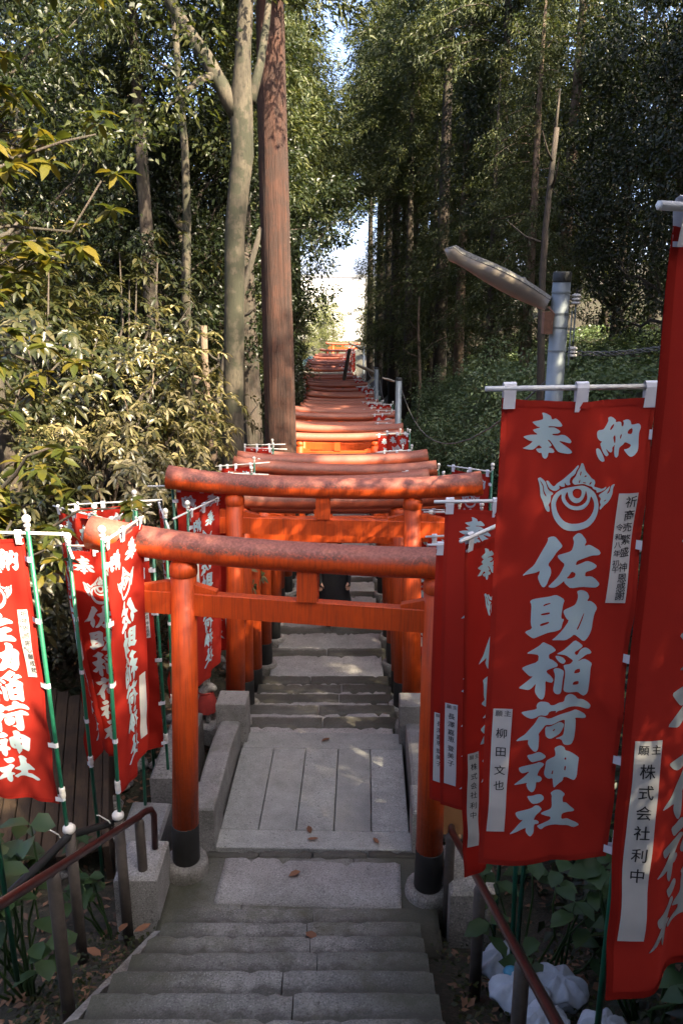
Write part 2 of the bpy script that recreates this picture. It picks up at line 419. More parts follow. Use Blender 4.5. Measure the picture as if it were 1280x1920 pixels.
# landing under the nearest gate: dark kerb stones, then a patch of pale cement
x0, x1 = float(axis(4.4))-0.86, float(axis(4.4))+0.84
for a, b in ((x0, -0.62), (-0.62, 0.08), (0.08, x1)):
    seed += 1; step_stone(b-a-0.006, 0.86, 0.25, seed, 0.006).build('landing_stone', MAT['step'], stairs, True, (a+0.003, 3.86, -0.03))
step_stone(1.16, 0.42, 0.05, 5, 0.013).build('cement_patch', MAT['cement'], stairs, True, (-0.79, 4.27, -0.012), (0, 0, -0.045))
for a, b in ((-0.92, -0.56), (-0.55, -0.2), (-0.19, 0.17), (0.18, 0.52)):
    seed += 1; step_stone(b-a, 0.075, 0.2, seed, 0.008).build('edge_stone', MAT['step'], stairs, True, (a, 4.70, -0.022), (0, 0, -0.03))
# steps beyond the bridge: pale cement treads with dark kerb stones at the nosing
TREADS = []
y, z = 6.30, -0.14
for i in range(5): TREADS.append((y, y+0.475, z)); y += 0.475; z -= 0.14
while y < 33:
    d = 0.95 if y < 14.5 else 1.12
    z = float(prof(y+d*0.6))-0.01; TREADS.append((y, y+d, z)); y += d
for i, (a, b, z) in enumerate(TREADS):
    cx = float(axis((a+b)/2)); rs = random.Random(i*7+3); xl, xr = cx-0.70, cx+0.66
    kd = 0.17 if i < 5 else 0.22
    seed += 1
    step_stone(xr-xl-0.02, b-a-kd+0.02, 0.2, seed, 0.016).build('cement_tread', MAT['cement'], stairs, True, (xl, a-0.05, z-0.002), (0, 0, rs.uniform(-0.02, 0.02)))
    c = cx + rs.uniform(-0.25, 0.25)
    for p, q in ((xl-0.04, c), (c, xr+0.04)):
        seed += 1
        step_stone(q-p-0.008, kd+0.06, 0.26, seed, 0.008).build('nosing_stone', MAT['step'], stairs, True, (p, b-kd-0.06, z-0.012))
# low concrete kerbs along the flanks of the upper flight
for sx in (-1,):
    m = MB(); n = 14; V = []
    for i in range(n+1):
        yy = -0.4 + i*(4.25)/n; zz = 0.15 + (4.04-yy)*0.5725 - 0.01
        j = 0.012*math.sin(i*2.3+sx); xx = float(axis(yy))-0.77
        V += [(xx-0.022+j, yy, zz-0.5), (xx-0.022+j, yy, zz-0.09+j), (xx+0.022+j, yy, zz-0.09-j), (xx+0.022+j, yy, zz-0.5)]
    F = []
    for i in range(n):
        for k in range(4): F.append((i*4+k, i*4+(k+1) % 4, i*4+4+(k+1) % 4, i*4+4+k))
    F += [(3, 2, 1, 0), (n*4, n*4+1, n*4+2, n*4+3)]
    m.add(V, F); m.build('side_kerb', MAT['plinth'], stairs)

# ------------------------------------------------------------------ the little stone bridge
br = thing('stone_bridge', 'small granite slab bridge with low parapets between the first two gates', 'bridge', (-0.19, 4.78, 0), (0, 0, R(-1.5)))
def slab(x0, x1, y0, y1, z0, z1, b=0.006): return MB().bbox(x0, x1, y0, y1, z0, z1, b)
slab(-0.70, 0.68, 0.0, 0.19, -0.25, -0.02).build('border_slab', MAT['granite'], br)
slab(-0.66, 0.66, 1.25, 1.50, -0.25, -0.028).build('border_slab', MAT['granite'], br)
ws = [-0.67, -0.40, -0.135, 0.13, 0.395, 0.66]
for i in range(5):
    slab(ws[i]+0.003, ws[i+1]-0.003, 0.196, 1.244, -0.25, -0.024-0.003*(i % 2)).build('paving_slab', MAT['granite'], br)
for s in (-1, 1):
    pr = tag(obj('parapet', None, br))
    X = 0.665*s
    def bx(a, b): return (min(X+a*s, X+b*s), max(X+a*s, X+b*s))
    a, b = bx(0.0, 0.20)
    MB().bbox(a, b, -0.02, 0.30, -0.5, 0.29, 0.012).build('end_block', MAT['newel'], pr)
    a, b = bx(-0.03, 0.22)
    MB().bbox(a, b, 1.33, 1.56, -0.5, 0.33, 0.01).build('newel_post', MAT['newel'], pr)
    a, b = bx(0.02, 0.18); n = 10; V = []
    for i in range(n+1):
        t = i/n; yy = 0.302+t*1.026; zt = 0.20+0.05*math.sin(math.pi*t)-0.03*t
        V += [(a, yy, -0.4), (a, yy, zt-0.012), (a+0.02, yy, zt), (b-0.02, yy, zt), (b, yy, zt-0.012), (b, yy, -0.4)]
    F = []
    for i in range(n):
        for k in range(6): F.append((i*6+k, i*6+(k+1) % 6, i*6+6+(k+1) % 6, i*6+6+k))
    F += [tuple(range(5, -1, -1)), tuple(n*6+k for k in range(6))]
    MB().add(V, F).build('curved_rail', MAT['newel'], pr)

# ------------------------------------------------------------------ torii gates
def torii_meshes():
    d = {}
    m = MB(); n = 22; Ls = 1.29                                     # lintel: a round log, ends swept up
    pts, rad = [], []
    for i in range(n+1):
        t = -1+2*i/n
        pts.append((t*Ls, 0, 2.185 + 0.07*abs(t)**2.6)); rad.append(0.087+0.012*abs(t)**3)
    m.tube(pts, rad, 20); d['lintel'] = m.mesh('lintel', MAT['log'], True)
    d['lintel_grey'] = m.mesh('lintel', MAT['grey_log'], True); d['lintel_old'] = m.mesh('lintel', MAT['log_old'], True)
    m = MB(); m.tube([(0, 0, 0.32), (0.02, 0, 1.0), (0.045, 0, 2.06)], [0.084, 0.080, 0.076], 18); d['pillar'] = m.mesh('pillar', MAT['paint'], True)
    m = MB(); m.lathe([(0.077, 2.03), (0.082, 2.035), (0.082, 2.075), (0.075, 2.10), (0.05, 2.125)], 18, (0.044, 0, 0)); d['collar'] = m.mesh('collar', MAT['paint'], True)
    m = MB(); m.lathe([(0.088, -0.25), (0.088, 0.315), (0.085, 0.322)], 18, (-0.003, 0, 0)); d['foot'] = m.mesh('foot_band', MAT['black'], True)
    m = MB(); m.lathe([(0.145, -0.3), (0.142, 0.02), (0.135, 0.05), (0.115, 0.06), (0.09, 0.05)], 18, (-0.003, 0, 0)); d['plinth'] = m.mesh('plinth', MAT['plinth'], True)
    m = MB(); m.bbox(-1.08, 1.08, -0.032, 0.032, 1.785, 1.925, 0.004); d['beam'] = m.mesh('tie_beam', MAT['paint'])
    m = MB(); m.bbox(-0.058, 0.058, -0.045, 0.045, 1.927, 2.11, 0.003); d['strut'] = m.mesh('strut', MAT['paint'])
    m = MB()                                                          # wedge driven over the beam, sloping away from the pillar
    V = []
    for yy in (-0.026, 0.026): V += [(-0.27, yy, 1.926), (0.21, yy, 1.926), (0.21, yy, 1.945), (0.06, yy, 1.985), (-0.10, yy, 1.985), (-0.27, yy, 1.945)]
    m.add(V, [(0,1,2,3,4,5), (11,10,9,8,7,6)] + [(i, i+6, (i+1) % 6+6, (i+1) % 6) for i in range(6)]); d['wedge'] = m.mesh('wedge', MAT['paint'])
    return d
TM = torii_meshes()
def make_torii(kind='lintel'):
    t = obj('torii_gate', None)
    obj('lintel', TM[kind], t)
    obj('tie_beam', TM['beam'], t); obj('strut', TM['strut'], t)
    for s in (1, -1):
        p = obj('pillar', TM['pillar'], t, (-0.78*s, 0, 0), (0, 0, 0 if s > 0 else math.pi))
        obj('collar', TM['collar'], p); obj('foot_band', TM['foot'], p)
        obj('plinth', TM['plinth'], t, (-0.78*s, 0, 0), (0, 0, 0 if s > 0 else math.pi))
        obj('wedge', TM['wedge'], t, (-0.745*s, 0, 0), (0, 0, 0 if s > 0 else math.pi))
    return t
TD = [4.47, 6.6, 7.4, 8.2, 9.1, 10.1, 10.75, 11.5, 12.3, 13.2, 15.9, 16.8, 17.7, 18.6, 19.6, 20.5, 21.5, 22.6, 23.7, 24.8, 26.0, 27.2, 28.4, 29.7, 31.0, 32.4, 33.8,
      35.3, 36.8, 38.4, 40.0, 41.6, 43.2, 45.6, 46.9, 48.2, 49.5, 50.8, 52.2, 53.6, 55.2, 57.0, 59.0, 61.0, 63.5, 71.0]
ORD = ['first', 'second', 'third', 'fourth', 'fifth', 'sixth', 'seventh', 'eighth', 'ninth', 'tenth', 'eleventh', 'twelfth', 'thirteenth', 'fourteenth',
       'fifteenth', 'sixteenth', 'seventeenth', 'eighteenth', 'nineteenth', 'twentieth', 'twenty-first', 'twenty-second', 'twenty-third', 'twenty-fourth',
       'twenty-fifth', 'twenty-sixth', 'twenty-seventh', 'twenty-eighth', 'twenty-ninth', 'thirtieth', 'thirty-first', 'thirty-second', 'thirty-third',
       'thirty-fourth', 'thirty-fifth', 'thirty-sixth', 'thirty-seventh']
TENS = ['twentieth', 'thirtieth', 'fortieth']; ORD = ORD[:29] + ['thirtieth'] + ['thirty-'+o for o in ORD[:9]] + ['fortieth'] + ['forty-'+o for o in ORD[:9]]
SILVER = TD.index(45.6)
def path_z(y):
    if y < 4.8: return 0.0
    for a, b, z in TREADS:
        if a <= y < b: return z
    return float(prof(y)) - 0.02
proto = make_torii(); rs = random.Random(5)
for i, D in enumerate(TD):
    if abs(D-45.6) < 0.01: t = make_torii('lintel_grey')
    elif i == 2: t = old = make_torii('lintel_old')
    elif i > 2: t = copy_tree(old)
    else: t = proto if i == 0 else copy_tree(proto)
    t.location = (float(axis(D)), D, path_z(D))
    t.rotation_euler = (R(rs.uniform(-0.6, 0.6)), R(rs.uniform(-0.7, 0.9)), R(rs.uniform(-4.5, 1.0)))
    s = rs.uniform(0.965, 1.04); t.scale = (s*rs.uniform(0.98, 1.03), s, s)
    lab = {0: 'nearest vermilion torii gate, standing at the foot of the steep stone steps',
           1: 'second vermilion torii gate, at the far end of the granite bridge',
           SILVER: 'torii gate with a silvery bare lintel among the far red gates',
           len(TD)-1: 'last and farthest torii gate at the bottom of the path'}.get(i, '%s torii gate down the path, counted from the stairs' % ORD[i])
    tag(t, lab, 'torii', 'torii gates over the path')
    if i == 0: t.location.x = -0.235; t.rotation_euler = (R(0.4), R(1.3), R(-7.4)); t.scale = (1, 1, 1)
    if i == 1: t.location.x = -0.165; t.rotation_euler = (0, R(0.4), R(-3.2)); t.scale = (1, 1, 1)
    if i == len(TD)-1: t.scale = (1.12, 1.1, 1.06)

# ------------------------------------------------------------------ votive banners
CW, CH, CT = 0.43, 1.50, 2.05            # cloth width, height, height of its top above the banner's foot
GLYPHS = """
260,67 276,66 298,73 319,83 324,99 332,102 348,94 363,101 379,113 397,132 392,140 373,142 342,140 312,141 306,145 313,147 343,145 364,153 385,165 387,171 376,180 355,182 338,183 336,187 346,191 377,193 392,187 416,188 438,199 458,219 456,230 447,233 410,225 389,223 387,226 411,240 450,263 470,283 453,294 416,292 388,287 371,273 348,245 328,224 315,217 309,220 325,232 340,249 332,255 320,258 323,261 340,264 353,272 362,285 355,292 336,292 321,290 319,310 311,324 298,326 285,319 277,302 275,292 260,294 245,285 237,274 243,269 261,268 274,264 273,260 257,250 249,252 236,263 222,273 207,277 170,274 139,268 150,264 183,250 209,232 206,228 185,225 159,214 137,203 164,195 194,191 234,191 240,188 233,183 218,176 205,165 214,161 234,156 255,150 252,147 234,145 215,133 195,120 213,115 243,111 267,105 271,100 268,82
697,101 704,94 717,93 733,101 750,116 745,123 754,125 766,123 781,126 786,134 788,149 793,153 800,148 803,133 794,120 813,116 831,116 844,124 848,136 851,145 864,146 894,140 907,152 910,164 901,190 900,226 903,275 898,297 882,316 862,326 846,320 829,303 811,282 832,280 849,273 857,258 841,250 818,240 805,255 782,268 779,292 778,315 766,326 754,319 748,298 747,266 750,249 744,256 732,265 734,285 727,293 715,290 691,270 694,278 709,298 709,307 697,314 683,303 668,281 650,241 656,234 664,228 652,225 637,215 626,200 622,176 632,163 665,163 676,154 691,132 700,115
738,132 735,149 719,167 710,165 720,145
735,209 741,199 748,198 752,213 751,242 746,241 740,226
789,195 794,198 791,212 787,222 782,217 784,202
855,165 861,171 860,188 854,199 831,195 832,181 843,170
624,269 633,263 649,269 663,288 677,311 687,334 684,341 672,343 655,333 640,314 628,291
561,476 606,494 644,522 666,561 678,602 675,647 657,688 623,721 579,737 525,746 479,743 441,729 406,700 380,664 366,622 362,576 375,543 396,519 430,498 474,486 519,479
426,524 427,561 447,589 481,613 523,623 573,621 602,598 616,573 619,539 637,563 647,589 646,627 627,664 593,692 544,703 493,702 451,688 421,659 400,624 392,586 403,553
461,511 451,529 448,551 464,575 488,593 530,601 566,594 591,575 598,553 590,523 582,507 580,529 571,555 550,576 519,582 491,569 470,545
520,494 548,500 556,517 554,539 539,553 516,550 499,536 492,513 502,499
256,438 265,436 274,431 295,444 314,458 322,477 338,508 374,525 370,534 357,539 358,554 356,576 343,594 351,606 355,633 339,634 322,616 303,573 282,542 277,504 270,470
270,445 292,468 302,483 307,513 327,541 321,545 301,520 297,487 283,466
316,453 334,452 351,471 375,490 396,467 422,450 451,422 479,394 511,353 518,364 505,385 499,410 472,431 469,456 477,471 455,478 438,458 445,484 425,487 406,478 414,497 388,513 368,511 342,497 326,470
531,343 544,346 555,366 567,392 598,420 613,437 635,448 640,466 632,486 660,493 692,503 717,487 715,504 685,517 654,523 654,508 629,499 623,487 591,478 563,467 527,469 500,471 485,457 488,439 504,422 511,393 526,364
533,389 540,398 536,420 529,412
561,427 569,416 581,422 568,428
555,456 580,461 576,466 560,462
611,455 617,463 606,475 600,471
533,442 538,446 533,464 527,458
775,478 764,499 765,533 753,566 737,587 716,601 689,629 684,610 693,596 682,580 689,558 669,542 679,530 707,515 732,494 741,487 738,509 723,536 744,524 747,491 759,479
726,566 724,573 711,578 709,574
351,790 367,781 396,777 419,797 449,830 446,842 416,869 395,905 362,949 384,972 389,1004 374,1044 366,1071 351,1091 335,1090 319,1069 300,1031 312,1008 313,990 286,1004 230,1015 193,1027 229,991 271,958 294,915 318,870 347,820 354,801
515,785 540,762 558,757 577,764 614,807 598,837 634,829 673,849 707,868 720,887 708,900 655,897 596,913 555,926 549,954 589,940 625,927 664,939 698,960 697,974 664,990 623,996 621,1025 668,1026 703,1048 734,1080 713,1101 675,1099 603,1089 529,1097 504,1079 483,1062 480,1048 460,1067 424,1089 401,1093 372,1088 399,1061 438,1021 462,977 475,944 448,926 423,903 424,889 467,878 513,865 524,838 527,807
526,990 555,1002 551,1025 528,1034 493,1034 512,1015
258,1181 279,1168 335,1157 387,1148 431,1136 462,1148 495,1168 486,1200 482,1237 479,1287 502,1290 491,1316 485,1354 447,1369 400,1376 353,1395 320,1410 297,1419 261,1398 233,1376 287,1355 273,1325 271,1258 271,1205
351,1205 362,1195 397,1187 400,1193 372,1202 353,1211
338,1258 399,1245 399,1259 341,1269
337,1323 397,1305 398,1318 339,1339
575,1116 601,1109 629,1115 654,1130 671,1160 655,1185 684,1185 719,1209 734,1235 718,1267 711,1316 707,1370 687,1411 661,1437 641,1434 610,1409 579,1389 556,1406 520,1425 471,1424 423,1427 450,1405 495,1359 537,1300 517,1289 492,1250 496,1232 539,1216 574,1201 587,1165 586,1140
639,1260 644,1263 629,1312 605,1363 593,1360 612,1327
368,1438 396,1450 431,1463 462,1490 439,1506 413,1520 418,1548 443,1554 479,1580 478,1597 443,1610 407,1628 411,1643 437,1660 461,1688 453,1709 426,1706 405,1698 410,1751 406,1800 390,1821 365,1813 337,1778 333,1756 341,1714 315,1742 291,1758 246,1751 213,1744 263,1710 319,1667 295,1670 259,1642 230,1614 270,1596 344,1572 346,1525 304,1520 255,1518 307,1488 348,1461
587,1425 617,1441 651,1467 626,1484 585,1504 608,1526 631,1487 664,1476 694,1488 716,1511 707,1521 678,1522 637,1547 612,1563 661,1546 697,1563 724,1584 714,1610 714,1658 713,1723 711,1781 686,1801 665,1790 638,1770 604,1773 565,1775 536,1763 535,1714 536,1648 532,1622 517,1590 528,1582 562,1578 584,1555 559,1539 528,1520 498,1516 462,1515 506,1491 542,1461
636,1610 638,1636 595,1642 600,1621 614,1612
636,1693 636,1717 594,1721 598,1702 612,1695
455,1526 485,1526 515,1538 532,1559 518,1577 496,1572 472,1553
451,1619 467,1607 491,1607 517,1619 527,1632 522,1682 524,1762 516,1784 497,1788 476,1779 464,1759 468,1706 468,1653
239,1904 271,1894 355,1880 348,1860 357,1842 376,1832 416,1834 439,1842 453,1859 482,1858 511,1844 550,1839 555,1804 576,1787 600,1786 626,1799 648,1822 683,1824 720,1844 750,1872 745,1897 725,1898 668,1879 618,1874 579,1881 540,1895 511,1898 492,1910 495,1895 446,1897 428,1927 377,1920 344,1939 314,1945 273,1930
371,1929 403,1931 447,1949 513,1927 562,1917 611,1908 640,1897 671,1909 708,1929 730,1955 717,1967 643,1955 652,1971 655,2031 654,2105 638,2144 607,2147 574,2138 555,2100 501,2090 556,2079 570,2063 569,1972 561,1962 527,1969 488,1985 463,1991 423,1987 400,2017 374,2048 381,2067 379,2151 363,2171 345,2166 317,2138 300,2109 306,2086 259,2093 216,2103 237,2078 276,2052 309,2013 342,1978 364,1940
421,2000 459,2002 498,1986 532,1974 564,1992 563,2012 550,2044 534,2062 500,2078 471,2088 445,2080 426,2060
496,2020 499,2027 487,2038 480,2031
301,2196 341,2187 376,2170 401,2173 433,2194 440,2208 416,2226 376,2238 343,2248 318,2226
251,2296 261,2284 321,2269 372,2255 396,2242 428,2253 433,2265 406,2299 391,2349 415,2353 432,2373 425,2392 408,2400 390,2397 390,2438 377,2467 359,2473 334,2452 319,2420 325,2403 285,2411 223,2421 257,2393 302,2356 337,2315 285,2334 263,2320
501,2151 536,2141 562,2144 586,2162 590,2179 632,2193 702,2239 701,2253 693,2305 688,2362 670,2387 648,2379 611,2360 585,2359 585,2385 549,2417 525,2445 514,2406 508,2367 478,2375 451,2357 439,2330 443,2282 442,2235 476,2217 511,2207 511,2182
584,2225 599,2226 599,2240 586,2240
586,2280 599,2283 595,2312 585,2309
498,2309 506,2309 504,2339 494,2336
329,2499 368,2498 399,2487 430,2485 452,2500 456,2520 439,2536 414,2550 372,2555 347,2529
248,2618 261,2609 318,2599 369,2585 394,2564 420,2565 445,2589 434,2608 404,2636 389,2673 412,2672 433,2688 425,2703 396,2704 398,2767 376,2794 357,2785 334,2756 336,2728 311,2735 260,2757 208,2772 238,2744 277,2700 312,2669 288,2670 261,2646
502,2478 526,2460 547,2455 578,2460 613,2489 608,2503 599,2513 602,2552 628,2554 662,2585 704,2619 692,2631 645,2629 601,2634 599,2674 649,2676 682,2696 737,2724 758,2745 719,2758 698,2752 659,2730 600,2717 557,2707 515,2710 479,2723 455,2745 438,2739 416,2717 456,2699 512,2669 515,2647 478,2640 435,2625 455,2609 506,2592 519,2573 513,2523 515,2499
"""

def cmap(var, u, v, off=0.0):
    """cloth point: u 0 free edge .. 1 pole edge, v 0 top .. 1 bottom; front looks to -y"""
    u = np.asarray(u, float); v = np.asarray(v, float)
    q = 1-u
    pull = np.exp(-1.8*q)*np.sin(27*v+7*q)*0.0065 + np.exp(-5*v)*(np.sin(17*u+2)*0.008+np.sin(31*u+14*v)*0.004)
    pull = pull + 0.0055*np.sin(38*(v+0.35*q)+3*np.sin(9*v))*np.clip(v-0.3, 0, 1)*np.exp(-1.2*q) + 0.0048*np.sin(46*(v-0.28*u)+2*np.sin(7*u+5*v))*np.clip(v-0.45, 0, 1)
    if var == 0:
        y = 0.007*np.sin(5*u+3*v+0.5)*(0.4+v) + pull + 0.003*np.sin(21*v+9*u)*v + 0.0025*np.sin(11*u-17*v)
        x = -CW*q; z = CT - CH*v - 0.012*np.sin(math.pi*u)*(1-v) + 0.02*q*v
    elif var == 1:
        y = 0.016*np.sin(7*u+2.2*v+1.2)*(0.25+v) + pull + 0.006*np.sin(15*u-6*v)*v
        x = -CW*q*(1-0.07*v*v); z = CT - CH*v - 0.016*np.sin(math.pi*u)*(1-v) + 0.05*q*q*v
    elif var == 2:                                                       # free edge swings back
        a = 0.55*v*v
        y = CW*q*np.sin(a)*0.8 + 0.02*np.sin(8*u+3*v)*(0.2+v) + pull
        x = -CW*q*np.cos(a)*(1-0.05*v); z = CT - CH*v - 0.02*np.sin(math.pi*u)*(1-v) + 0.04*q*v
    else:                                                                # gathered towards the pole at the foot
        g = 1-0.38*v**1.6
        y = 0.026*np.sin(13*u+1.5*v+0.4)*v + 0.018*np.sin(6*u+2*v) * (0.2+v) + pull
        x = -CW*q*g; z = CT - CH*v - 0.015*np.sin(math.pi*u)*(1-v) + 0.03*q*v
    return np.stack([x-0.025+0*y, y+off, z+0*y], -1)

def chaikin(p):
    p = np.array(p); q = np.roll(p, -1, 0)
    return np.stack([0.78*p+0.22*q, 0.22*p+0.78*q], 1).reshape(-1, 2)
POLYS = [chaikin([[int(c.split(',')[0])/1000, int(c.split(',')[1])/3000] for c in ln.split()]) for ln in GLYPHS.strip().split('\n')]
def inside(P, polys):
    r = np.zeros(len(P), bool)
    for p in polys:
        a, b = p, np.roll(p, -1, 0)
        for (x1, y1), (x2, y2) in zip(a, b):
            if y1 == y2: continue
            c = ((y1 > P[:, 1]) != (y2 > P[:, 1])) & (P[:, 0] < (x2-x1)*(P[:, 1]-y1)/(y2-y1)+x1)
            r ^= c
    return r
def letter_tris():
    """the eight brushed characters and the flaming jewel, triangulated in cloth space"""
    pts, edges = [], []
    for p in POLYS:
        o = len(pts); n = len(p)
        pts += [Vector((a*CW, b*CH)) for a, b in p]; edges += [(o+i, o+(i+1) % n) for i in range(n)]
    gu, gv = np.meshgrid(np.linspace(0.04, 0.96, 24), np.linspace(0.02, 0.98, 76))
    G = np.stack([gu.ravel(), gv.ravel()], 1); G = G[inside(G, POLYS)]
    pts += [Vector((a*CW, b*CH)) for a, b in G]
    vs, es, fs, *_ = delaunay_2d_cdt(pts, edges, [], 0, 1e-6, False)
    V = np.array([(v[0]/CW, v[1]/CH) for v in vs]); F = np.array([f for f in fs if len(f) == 3])
    C = V[F].mean(1); return V, F[inside(C, POLYS)]
LV, LF = letter_tris()
FONT = {}
def glyph(ch):
    if ch not in FONT:
        c = bpy.data.curves.new('glyph', 'FONT'); c.body = ch; c.resolution_u = 3; c.offset = 0.006
        o = bpy.data.objects.new('glyph', c); COL.objects.link(o); bpy.context.view_layer.update()
        me = bpy.data.meshes.new_from_object(o.evaluated_get(bpy.context.evaluated_depsgraph_get()))
        FONT[ch] = (np.array([(v.co.x-0.5, v.co.y-0.36) for v in me.vertices]).reshape(-1, 2), [tuple(p.vertices) for p in me.polygons])
        bpy.data.objects.remove(o); bpy.data.curves.remove(c); bpy.data.meshes.remove(me)
    return FONT[ch]
STRIPS = {  # quads in (u, v) and characters with their place and height in metres
    'wish': ([(0.805, 0.178), (0.935, 0.179), (0.919, 0.402), (0.783, 0.400)],
             [(c, 0.892-0.09*(v-0.19), v, s) for c, v, s in zip('祈商売繁盛神恩感謝', (0.196, 0.223, 0.247, 0.272, 0.297, 0.327, 0.349, 0.368, 0.386), (.036, .034, .030, .032, .031, .03, .03, .03, .03))] +
             [(c, 0.833-0.09*(v-0.24), v, 0.022) for c, v in zip('令和八年初午', (0.246, 0.265, 0.281, 0.298, 0.318, 0.331))]),
    'donor': ([(0.05, 0.630), (0.182, 0.628), (0.171, 0.916), (0.044, 0.918)],
              [('願', 0.09, 0.640, 0.022), ('主', 0.15, 0.639, 0.022)] + [(c, 0.116, v, 0.036) for c, v in zip('柳田文也', (0.685, 0.727, 0.770, 0.806))]),
    'donor_b': ([(0.05, 0.630), (0.182, 0.628), (0.171, 0.916), (0.044, 0.918)],
              [('願', 0.09, 0.640, 0.022), ('主', 0.15, 0.639, 0.022)] + [(c, 0.116, v, 0.033) for c, v in zip('長澤嘉恵登美子', (0.672, 0.700, 0.728, 0.752, 0.786, 0.812, 0.838))]),
    'donor_c': ([(0.05, 0.600), (0.182, 0.598), (0.171, 0.900), (0.044, 0.902)],
              [('願', 0.09, 0.612, 0.022), ('主', 0.15, 0.611, 0.022)] + [(c, 0.116, v, 0.034) for c, v in zip('株式会社利中', (0.642, 0.672, 0.702, 0.732, 0.766, 0.798))]),
    'wish_b': ([(0.79, 0.25), (0.915, 0.25), (0.93, 0.50), (0.80, 0.502)],
             [(c, 0.865+0.03*i/8, 0.266+0.026*i, 0.034) for i, c in enumerate('祈神恩感謝心願成就')] + [(c, 0.815+0.03*i/8, 0.29+0.02*i, 0.02) for i, c in enumerate('令和八年二月')]),
}
BM = {}
def both(P, F, y):
    """front and back sheets of a thin print at +-y"""
    n = len(P); A = P.copy(); A[:, 1] -= y; B = P.copy(); B[:, 1] += y
    return np.concatenate([A, B]), np.concatenate([F, F[:, ::-1]+n])
def cloth_mesh(var):
    if ('c', var) not in BM:
        nu, nv = 22, 66
        U, V = np.meshgrid(np.linspace(0, 1, nu), np.linspace(0, 1, nv)); P = cmap(var, U, V).reshape(-1, 3)
        i = np.arange(nu*nv).reshape(nv, nu)
        F = np.stack([i[:-1, :-1], i[1:, :-1], i[1:, 1:], i[:-1, 1:]], -1).reshape(-1, 4)
        BM['c', var] = np_mesh('cloth', P, F, MAT['cloth'], True)
        P2, F2 = both(cmap(var, LV[:, 0], LV[:, 1]), LF, 0.0022)
        hb = []
        for (u0, u1, v0, v1, nu_, nv_) in ((0, 0.035, 0, 1, 2, 66), (0.965, 1, 0, 1, 2, 66), (0.035, 0.965, 0, 0.012, 22, 2), (0.035, 0.965, 0.987, 1, 22, 2)):
            Uh, Vh = np.meshgrid(np.linspace(u0, u1, nu_), np.linspace(v0, v1, nv_)); ih = np.arange(nu_*nv_).reshape(nv_, nu_)
            hb.append(both(cmap(var, Uh, Vh).reshape(-1, 3), np.stack([ih[:-1, :-1], ih[1:, :-1], ih[1:, 1:], ih[:-1, 1:]], -1).reshape(-1, 4), 0.0016))
        oh, Ph, Fh = 0, [], []
        for p_, f_ in hb: Ph.append(p_); Fh.append(f_+oh); oh += len(p_)
        BM['h', var] = np_mesh('hem', np.concatenate(Ph), np.concatenate(Fh), MAT['hem'], True)
        BM['l', var] = np_mesh('lettering', P2, F2, MAT['print'], True)
        for k, us in (('t', None), ('s', None)):
            m = MB()
            if k == 't': places = [(0.04, 0.0), (0.5, 0.0), (0.95, 0.0)]
            else: places = [(1.0, 0.07), (1.0, 0.29), (1.0, 0.53), (1.0, 0.76), (1.0, 0.975)]
            ms = []
            for u, v in places:
                p = cmap(var, u, v); m = MB()
                if k == 't':
                    zc = CT+0.028; a, b = p[0]-0.017, p[0]+0.017
                    prof_ = [(-0.004, p[2]-0.028), (-0.011, zc-0.002), (-0.008, zc+0.011), (0, zc+0.015), (0.008, zc+0.011), (0.011, zc-0.002), (0.004, p[2]-0.028)]
                    V = [(xx, p[1]*0.5+yy, zz) for yy, zz in prof_ for xx in (a, b)]
                    m.add(V, [(2*j, 2*j+1, 2*j+3, 2*j+2) for j in range(6)])
                else:
                    pr2 = [(p[0]-0.014, p[1]-0.004), (-0.012, -0.0125), (0.006, -0.0135), (0.014, 0), (0.006, 0.0135), (-0.012, 0.0125), (p[0]-0.014, p[1]+0.004)]
                    tl = random.Random(v).uniform(-0.01, 0.01)
                    V = [(xx, yy, p[2]+hh+tl*(j-3)/3) for j, (xx, yy) in enumerate(pr2) for hh in (-0.014, 0.014)]
                    m.add(V, [(2*j, 2*j+1, 2*j+3, 2*j+2) for j in range(6)])
                ms.append(m.mesh('tab', MAT['tape'], False))
            BM[k, var] = ms
    return BM['c', var]
def strip_mesh(var, key):
    if ('p', var, key) not in BM:
        q, chars = STRIPS[key]; n = 16
        V, F = [], []
        for i in range(n+1):
            t = i/n
            for s in (0, 0.5, 1):
                a = np.array(q[0])*(1-s)+np.array(q[1])*s; b = np.array(q[3])*(1-s)+np.array(q[2])*s
                V.append(a*(1-t)+b*t)
        V = np.array(V)
        for i in range(n):
            for k in range(2): F.append((i*3+k, i*3+3+k, i*3+4+k, i*3+1+k))
        P, F2 = both(cmap(var, V[:, 0], V[:, 1]), np.array(F), 0.0033)
        BM['p', var, key] = np_mesh('paper_strip', P, F2, MAT['paper'], True)
        m = MB()
        for ch, u, v, s in chars:
            gv, gf = glyph(ch)
            uu = u + gv[:, 0]*s/CW; vv = v - gv[:, 1]*s/CH
            m.add(cmap(var, uu, vv) + np.array([0, -0.0042, 0]), gf)
        BM['i', var, key] = m.mesh('handwriting', MAT['ink'])
    return BM['p', var, key], BM['i', var, key]
m = MB(); m.tube([(0, 0, -0.5), (0, 0, 0.9), (0.004, 0, CT+0.045)], 0.0115, 8); POLE = m.mesh('pole', MAT['green'], True)
m = MB(); m.lathe([(0.0135, 0), (0.0145, 0.012), (0.0145, 0.02), (0.011, 0.026), (0.02, 0.03), (0.021, 0.045), (0.012, 0.052), (0.022, 0.06), (0.028, 0.076), (0.024, 0.093), (0.012, 0.104), (0.002, 0.107)], 10, (0.004, 0, CT+0.035)); m.v = [(x*0.8, y*0.8, CT+0.035+(z-CT-0.035)*0.8) for x, y, z in m.v]
FINIAL = m.mesh('finial', MAT['white'], True)
